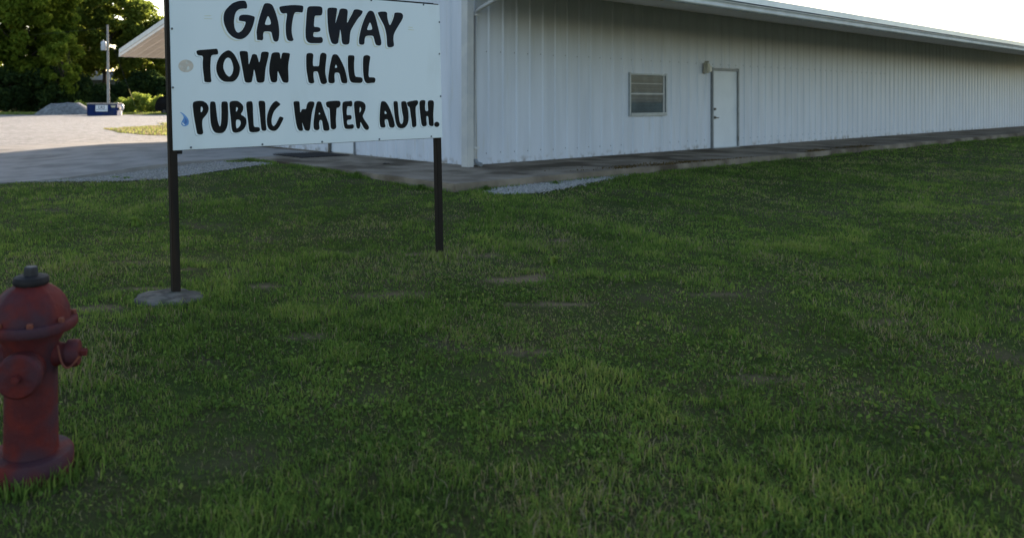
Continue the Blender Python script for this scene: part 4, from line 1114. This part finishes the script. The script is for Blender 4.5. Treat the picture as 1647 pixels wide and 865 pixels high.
SLABP = [to_world(*p) for p in [(-2.34, -2.14), (46, -2.14), (46, 20), (-.3, 20), (-.3, 4.3), (-2.34, 4.3)]]
APRON = [to_world(*p) for p in [(-8.2, 4.25), (-.2, 4.25), (-.2, 17), (-8.2, 17)]]
def lawn_density(x, y):
    d = np.ones_like(x)
    d *= .66 + .34*sstep(.36, .54, fbm(x*1.6, y*1.6, 21, 4))
    d *= .58 + .42*sstep(.38, .56, fbm(x*9, y*9, 23, 2))
    d *= 1-bareness(x, y)
    jx, jy = x+.16*(fbm(x*3.1, y*3.1, 41, 3)-.5), y+.16*(fbm(x*3.1, y*3.1, 43, 3)-.5)
    thin = np.where(inpoly(jx, jy, LOT), .015, 1.0)
    thin = np.where(inpoly(jx, jy, STRIP), .12, thin)
    d *= thin
    d[inpoly(x, y, SLABP)] = 0
    d[inpoly(x, y, APRON)] = 0
    for (fx, fy), rx, ry in ((f1, .235, .21), (f2, .11, .09)):
        d[((x-fx)/rx)**2 + ((y-fy)/ry)**2 < 1] = 0
    d[(x+1.318)**2 + (y-2.9)**2 < .15**2] = 0
    return d
def scatter(y0, y1, per, xl=-.56, xr=.92):
    area = .5*(xr-xl)*(y1*y1-y0*y0) + .8*(y1-y0)
    n = int(area*per)
    y = np.sqrt(rng.uniform(y0*y0, y1*y1, n))
    x = rng.uniform(xl, xr, n)*y + rng.uniform(-.4, .4, n)
    k = rng.uniform(0, 1, n) < lawn_density(x, y)
    return x[k], y[k]
XS, YS, HS, WS, LS, VS_ = [], [], [], [], [], []
for y0, y1, per, hw in ((1.9, 3.4, 7200, .0045), (3.4, 5.2, 6000, .0052), (5.2, 7.5, 4200, .0064), (7.5, 10.5, 2500, .0082), (10.5, 16.5, 1250, .0112), (16.5, 30, 330, .021)):
    x, y = scatter(y0, y1, per)
    if y0 > 16:
        k = x > 6; x, y = x[k], y[k]
    big = fbm(x*.55, y*.8, 51, 4)
    tuft = fbm(x*2.6, y*2.6, 57, 3)
    fine = fbm(x*9, y*9, 23, 2)
    long_ = sstep(.50, .68, big)*.5 + sstep(.56, .74, tuft)*.6 + .5*(fine-.4)
    h = (.027 + .034*long_)*rng.uniform(.5, 1.4, len(x))
    h *= np.where(fbm(x*1.6, y*1.6, 21, 4) < .40, .8, 1)
    XS.append(x); YS.append(y); HS.append(h)
    WS.append(hw*rng.uniform(.7, 1.3, len(x)))
    LS.append(rng.uniform(.15, 1.15, len(x)))
    v = .30 + .55*(fbm(x*.9, y*.9, 61, 4)-.5) + .30*(tuft-.5) + .16*long_ + .35*(fine-.5) + rng.normal(0, .13, len(x))
    dry = rng.uniform(0, 1, len(x)) < (.10 + .34*sstep(.52, .70, fbm(x*1.1, y*1.1, 77, 4)))
    near2 = np.exp(-(((x-.55)/.75)**2 + ((y-6.35)/.6)**2))
    dry |= rng.uniform(0, 1, len(x)) < .36*near2
    v = np.where(dry, rng.uniform(.78, 1.0, len(x)), np.minimum(v, .8) + .10*near2)
    VS_.append(np.clip(v, 0, 1))
X, Y, H_, W_, L_, V_ = (np.concatenate(a) for a in (XS, YS, HS, WS, LS, VS_))
g = grass_mesh("lawn_grass", X, Y, gz(X, Y), H_, W_, rng.uniform(0, 6.283, len(X)), L_, V_, M['leaf_grass'])
tag(g, "short patchy mown grass of the shaded lawn", "grass", kind='stuff')
print("blades", len(X))
# ragged growth the mower misses: round the posts, the hydrant and along the walk's edge
xs, ys, hs, vs_ = [], [], [], []
def ring(cx, cy, rx, ry, n, h, v0, wid=.05):
    t = rng.uniform(0, 6.283, n); q = 1 + np.abs(rng.normal(0, wid, n))/min(rx, ry)
    xs.append(cx+rx*q*np.cos(t)); ys.append(cy+ry*q*np.sin(t)); hs.append(h*rng.uniform(.4, 1.25, n)); vs_.append(np.clip(rng.normal(v0, .17, n), 0, 1))
ring(f1[0], f1[1], .24, .205, 620, .060, .50)
ring(f2[0], f2[1]-.05, .06, .05, 300, .070, .72, .07)
ring(-1.318, 2.9, .16, .16, 700, .075, .45)
def edge(u0, u1, v0, v1, n, h, v_, wid):
    t = rng.uniform(0, 1, n)
    k_ = fbm(t*np.hypot(u1-u0, v1-v0)*1.3, t*0, 71, 3) > .44
    t = t[k_]; m_ = len(t)
    u = u0+(u1-u0)*t + rng.normal(0, wid, m_); v = v0+(v1-v0)*t + rng.normal(0, wid, m_)
    x, y = to_world(u, v)
    xs.append(x); ys.append(y); hs.append(h*rng.uniform(.4, 1.3, m_)); vs_.append(np.clip(rng.normal(v_, .15, m_), 0, 1))
edge(-2.42, -2.42, -2.1, 4.2, 2600, .075, .40, .035)
edge(-2.3, 24, -2.21, -2.21, 5200, .075, .42, .035)
X, Y, H_, V_ = (np.concatenate(a) for a in (xs, ys, hs, vs_))
g = grass_mesh("edge_grass", X, Y, gz(X, Y), H_, rng.uniform(.004, .009, len(X)), rng.uniform(0, 6.283, len(X)), rng.uniform(.1, .9, len(X)), V_, M['leaf_grass'])
tag(g, "longer untrimmed grass round posts, hydrant and walk edge", "grass", kind='stuff')
# brown dried moss and weeds creeping over the walk's outer edge
n = 5200
u = rng.uniform(-.6, 14, n); v = -2.08 + np.abs(rng.normal(0, .22, n))
k = (rng.uniform(0, 1, n) < sstep(.46, .60, fbm(u*.8, v*2.2, 83, 3))) & (v < -1.2)
u, v = u[k], v[k]; X, Y = to_world(u, v)
g = grass_mesh("edge_moss", X, Y, np.full(len(X), TZ+.003), rng.uniform(.008, .03, len(X)), rng.uniform(.012, .03, len(X)), rng.uniform(0, 6.283, len(X)), rng.uniform(.3, 1.3, len(X)), rng.uniform(0, 1, len(X)), M['moss'])
tag(g, "brown dried moss and weeds on the walk's outer edge", "moss", kind='stuff')
# low broad-leaved ground cover between the blades
XS, YS = [], []
for y0, y1, per in ((1.9, 3.6, 1500), (3.6, 6.2, 1000), (6.2, 9.5, 420)):
    x, y = scatter(y0, y1, per)
    k = rng.uniform(0, 1, len(x)) < .25+.75*sstep(.46, .62, fbm(x*.8, y*.8, 91, 4))
    XS.append(x[k]); YS.append(y[k])
X, Y = np.concatenate(XS), np.concatenate(YS)
n = len(X)
C = np.stack([X, Y, gz(X, Y)+rng.uniform(.006, .034, n)], -1)
t = rng.uniform(0, 6.283, n); s = rng.uniform(.006, .012, n)*(.8+.05*Y)
tilt = rng.normal(0, .45, (n, 2))
A = np.stack([np.cos(t)*s, np.sin(t)*s, s*tilt[:, 0]], -1); B = np.stack([-np.sin(t)*s, np.cos(t)*s, s*tilt[:, 1]], -1)
o = quads_mesh("clover", C, A, B, np.clip(.42+.5*(fbm(X*1.3, Y*1.3, 61, 4)-.5)+rng.normal(0, .14, n), 0, .8), M['leaf_grass'])
tag(o, "low clover and small broad leaves growing through the lawn", "clover", kind='stuff')
# coarse grass on the sunlit patch and beyond the lot
n = 26000
x = rng.uniform(-14.5, -7, n); y = rng.uniform(30, 53, n)
k = inpoly(x, y, PATCH) & (rng.uniform(0, 1, n) < .25+.75*sstep(.4, .55, fbm(x*.7, y*.7, 15, 3)))
x, y = x[k], y[k]
g = grass_mesh("patch_grass", x, y, gz(x, y)+.02, rng.uniform(.05, .12, len(x)), rng.uniform(.03, .05, len(x)), rng.uniform(0, 6.28, len(x)), rng.uniform(.2, 1, len(x)), np.clip(rng.normal(.84, .10, len(x)), 0, 1), M['leaf_grass'])
tag(g, "sunlit grass growing on the patch in the gravel lot", "grass", kind='stuff')
n = 34000
y = rng.uniform(78.2, 90, n); x = (rng.uniform(-60, 330, n)-597)/1203*y
g = grass_mesh("verge_grass", x, y, gz(x, y), rng.uniform(.10, .30, n), rng.uniform(.05, .09, n), rng.uniform(0, 6.28, n), rng.uniform(.2, 1, n), np.clip(rng.normal(.75, .12, n), 0, 1), M['leaf_grass'])
tag(g, "sunlit verge grass behind the dumpster", "grass", kind='stuff')

# loose stones on the gravel edges
ico = []
bm = bmesh.new(); bmesh.ops.create_icosphere(bm, subdivisions=1, radius=1)
IV = np.array([v.co[:] for v in bm.verts]); IF = np.array([[v.index for v in f.verts] for f in bm.faces]); bm.free()
def stones(name, x, y, size, label, zo=.012):
    n = len(x)
    sc = rng.uniform(.5, 1.3, (n, 1, 3))*np.asarray(size).reshape(-1, 1, 1)*np.array([1, 1, .65])
    a = rng.uniform(0, 6.28, n)
    P = IV[None]*sc*rng.uniform(.8, 1.2, (n, len(IV), 1))
    Q = P.copy()
    Q[..., 0] = P[..., 0]*np.cos(a)[:, None]-P[..., 1]*np.sin(a)[:, None]
    Q[..., 1] = P[..., 0]*np.sin(a)[:, None]+P[..., 1]*np.cos(a)[:, None]
    Q += np.stack([x, y, gz(x, y)+zo+np.asarray(size)*.25], -1)[:, None, :]
    Fc = IF[None] + (np.arange(n)*len(IV))[:, None, None]
    me = bpy.data.meshes.new(name)
    me.vertices.add(n*len(IV)); me.vertices.foreach_set('co', Q.ravel().astype(np.float32))
    nf = n*len(IF)
    me.loops.add(nf*3); me.loops.foreach_set('vertex_index', Fc.ravel().astype(np.int32))
    me.polygons.add(nf); me.polygons.foreach_set('loop_start', np.arange(0, nf*3, 3, dtype=np.int32))
    me.update(); me.validate()
    o = link(name, me, M['stone'])
    return tag(o, label, "gravel", kind='stuff')
n = 15000
x = rng.uniform(-9.5, -1.8, n); y = 13.0 + rng.exponential(1.6, n)
k = inpoly(x+.1*rng.normal(size=n), y+.1*rng.normal(size=n), LOT) & ~inpoly(x, y, APRON) & ~inpoly(x, y, SLABP)
stones("loose_gravel", x[k], y[k], rng.uniform(.008, .022, k.sum()), "loose light gravel stones along the lawn edge of the lot")
n = 9000
uu = rng.uniform(-2.3, 2.2, n); vv = rng.uniform(-3.1, -2.12, n)
x, y = CX+uu*UX+vv*VX, CY+uu*UY+vv*VY
k = inpoly(x+.05*rng.normal(size=n), y+.05*rng.normal(size=n), STRIP)
stones("strip_gravel", x[k], y[k], rng.uniform(.009, .022, k.sum()), "white gravel stones spilled along the edge of the walk")

# weeds: clumps of longer blades
def weed(name, label, x, y, n, h, w, spread, var, group=None):
    z = float(gz(np.array(x), np.array(y)))
    r = np.abs(rng.normal(0, spread, n)); t = rng.uniform(0, 6.283, n)
    xx, yy = r*np.cos(t), r*np.sin(t)
    o = grass_mesh(name, xx, yy, np.zeros(n), h*rng.uniform(.5, 1.2, n), w*rng.uniform(.7, 1.3, n), t+math.pi/2, rng.uniform(.3, 1.4, n), np.clip(rng.normal(var, .1, n), 0, 1), M['leaf_grass'])
    o.location = (x, y, z)
    return tag(o, label, "weed", group)
GW = "weeds along the walk edge"
wx = [(-2.45, .1, .16, 'grass tuft against the walk edge left of the right sign post'), (-2.5, 1.1, .10, 'low weed at the walk edge below the sign, nearest its right post'),
      (-2.42, -1.5, .12, 'weed clump just behind the right sign post'), (-1.8, -2.25, .13, 'weed clump at the outer corner of the walk'),
      (-.3, -2.3, .09, 'small weed at the walk edge above the white gravel strip')]
for u, v, h, lab in wx:
    x, y = to_world(u, v)
    weed("weed_clump", lab, x, y, 190, h*.8, .010, .07, .25, GW)
weed("broadleaf_weed", "pale broad-bladed weed right of the bare soil patch", 1.62, 6.6, 26, .11, .022, .04, .72)
weed("broadleaf_weed", "bright green coarse tuft in the lawn left of the left post", -2.75, 8.7, 90, .13, .02, .08, .60)
weed("broadleaf_weed", "thick pale tuft at the foot of the right sign post", .62, 6.83, 160, .09, .009, .07, .80)
# gravelly weeds growing on the lot's lawn edge
for px, d, lab in ((185, 13.75, "small weed patch in the gravel left of the left sign post"), (205, 13.55, "weed patch in the gravel beside the left sign post"), (100, 13.7, "tiny weed in the gravel near the left edge")):
    weed("gravel_weed", lab, at(px, d), d, 110, .05, .02, .07, .45, "weeds in the gravel")
print("triangles", sum(len(o.data.loops) for o in bpy.data.objects if o.type == 'MESH'))
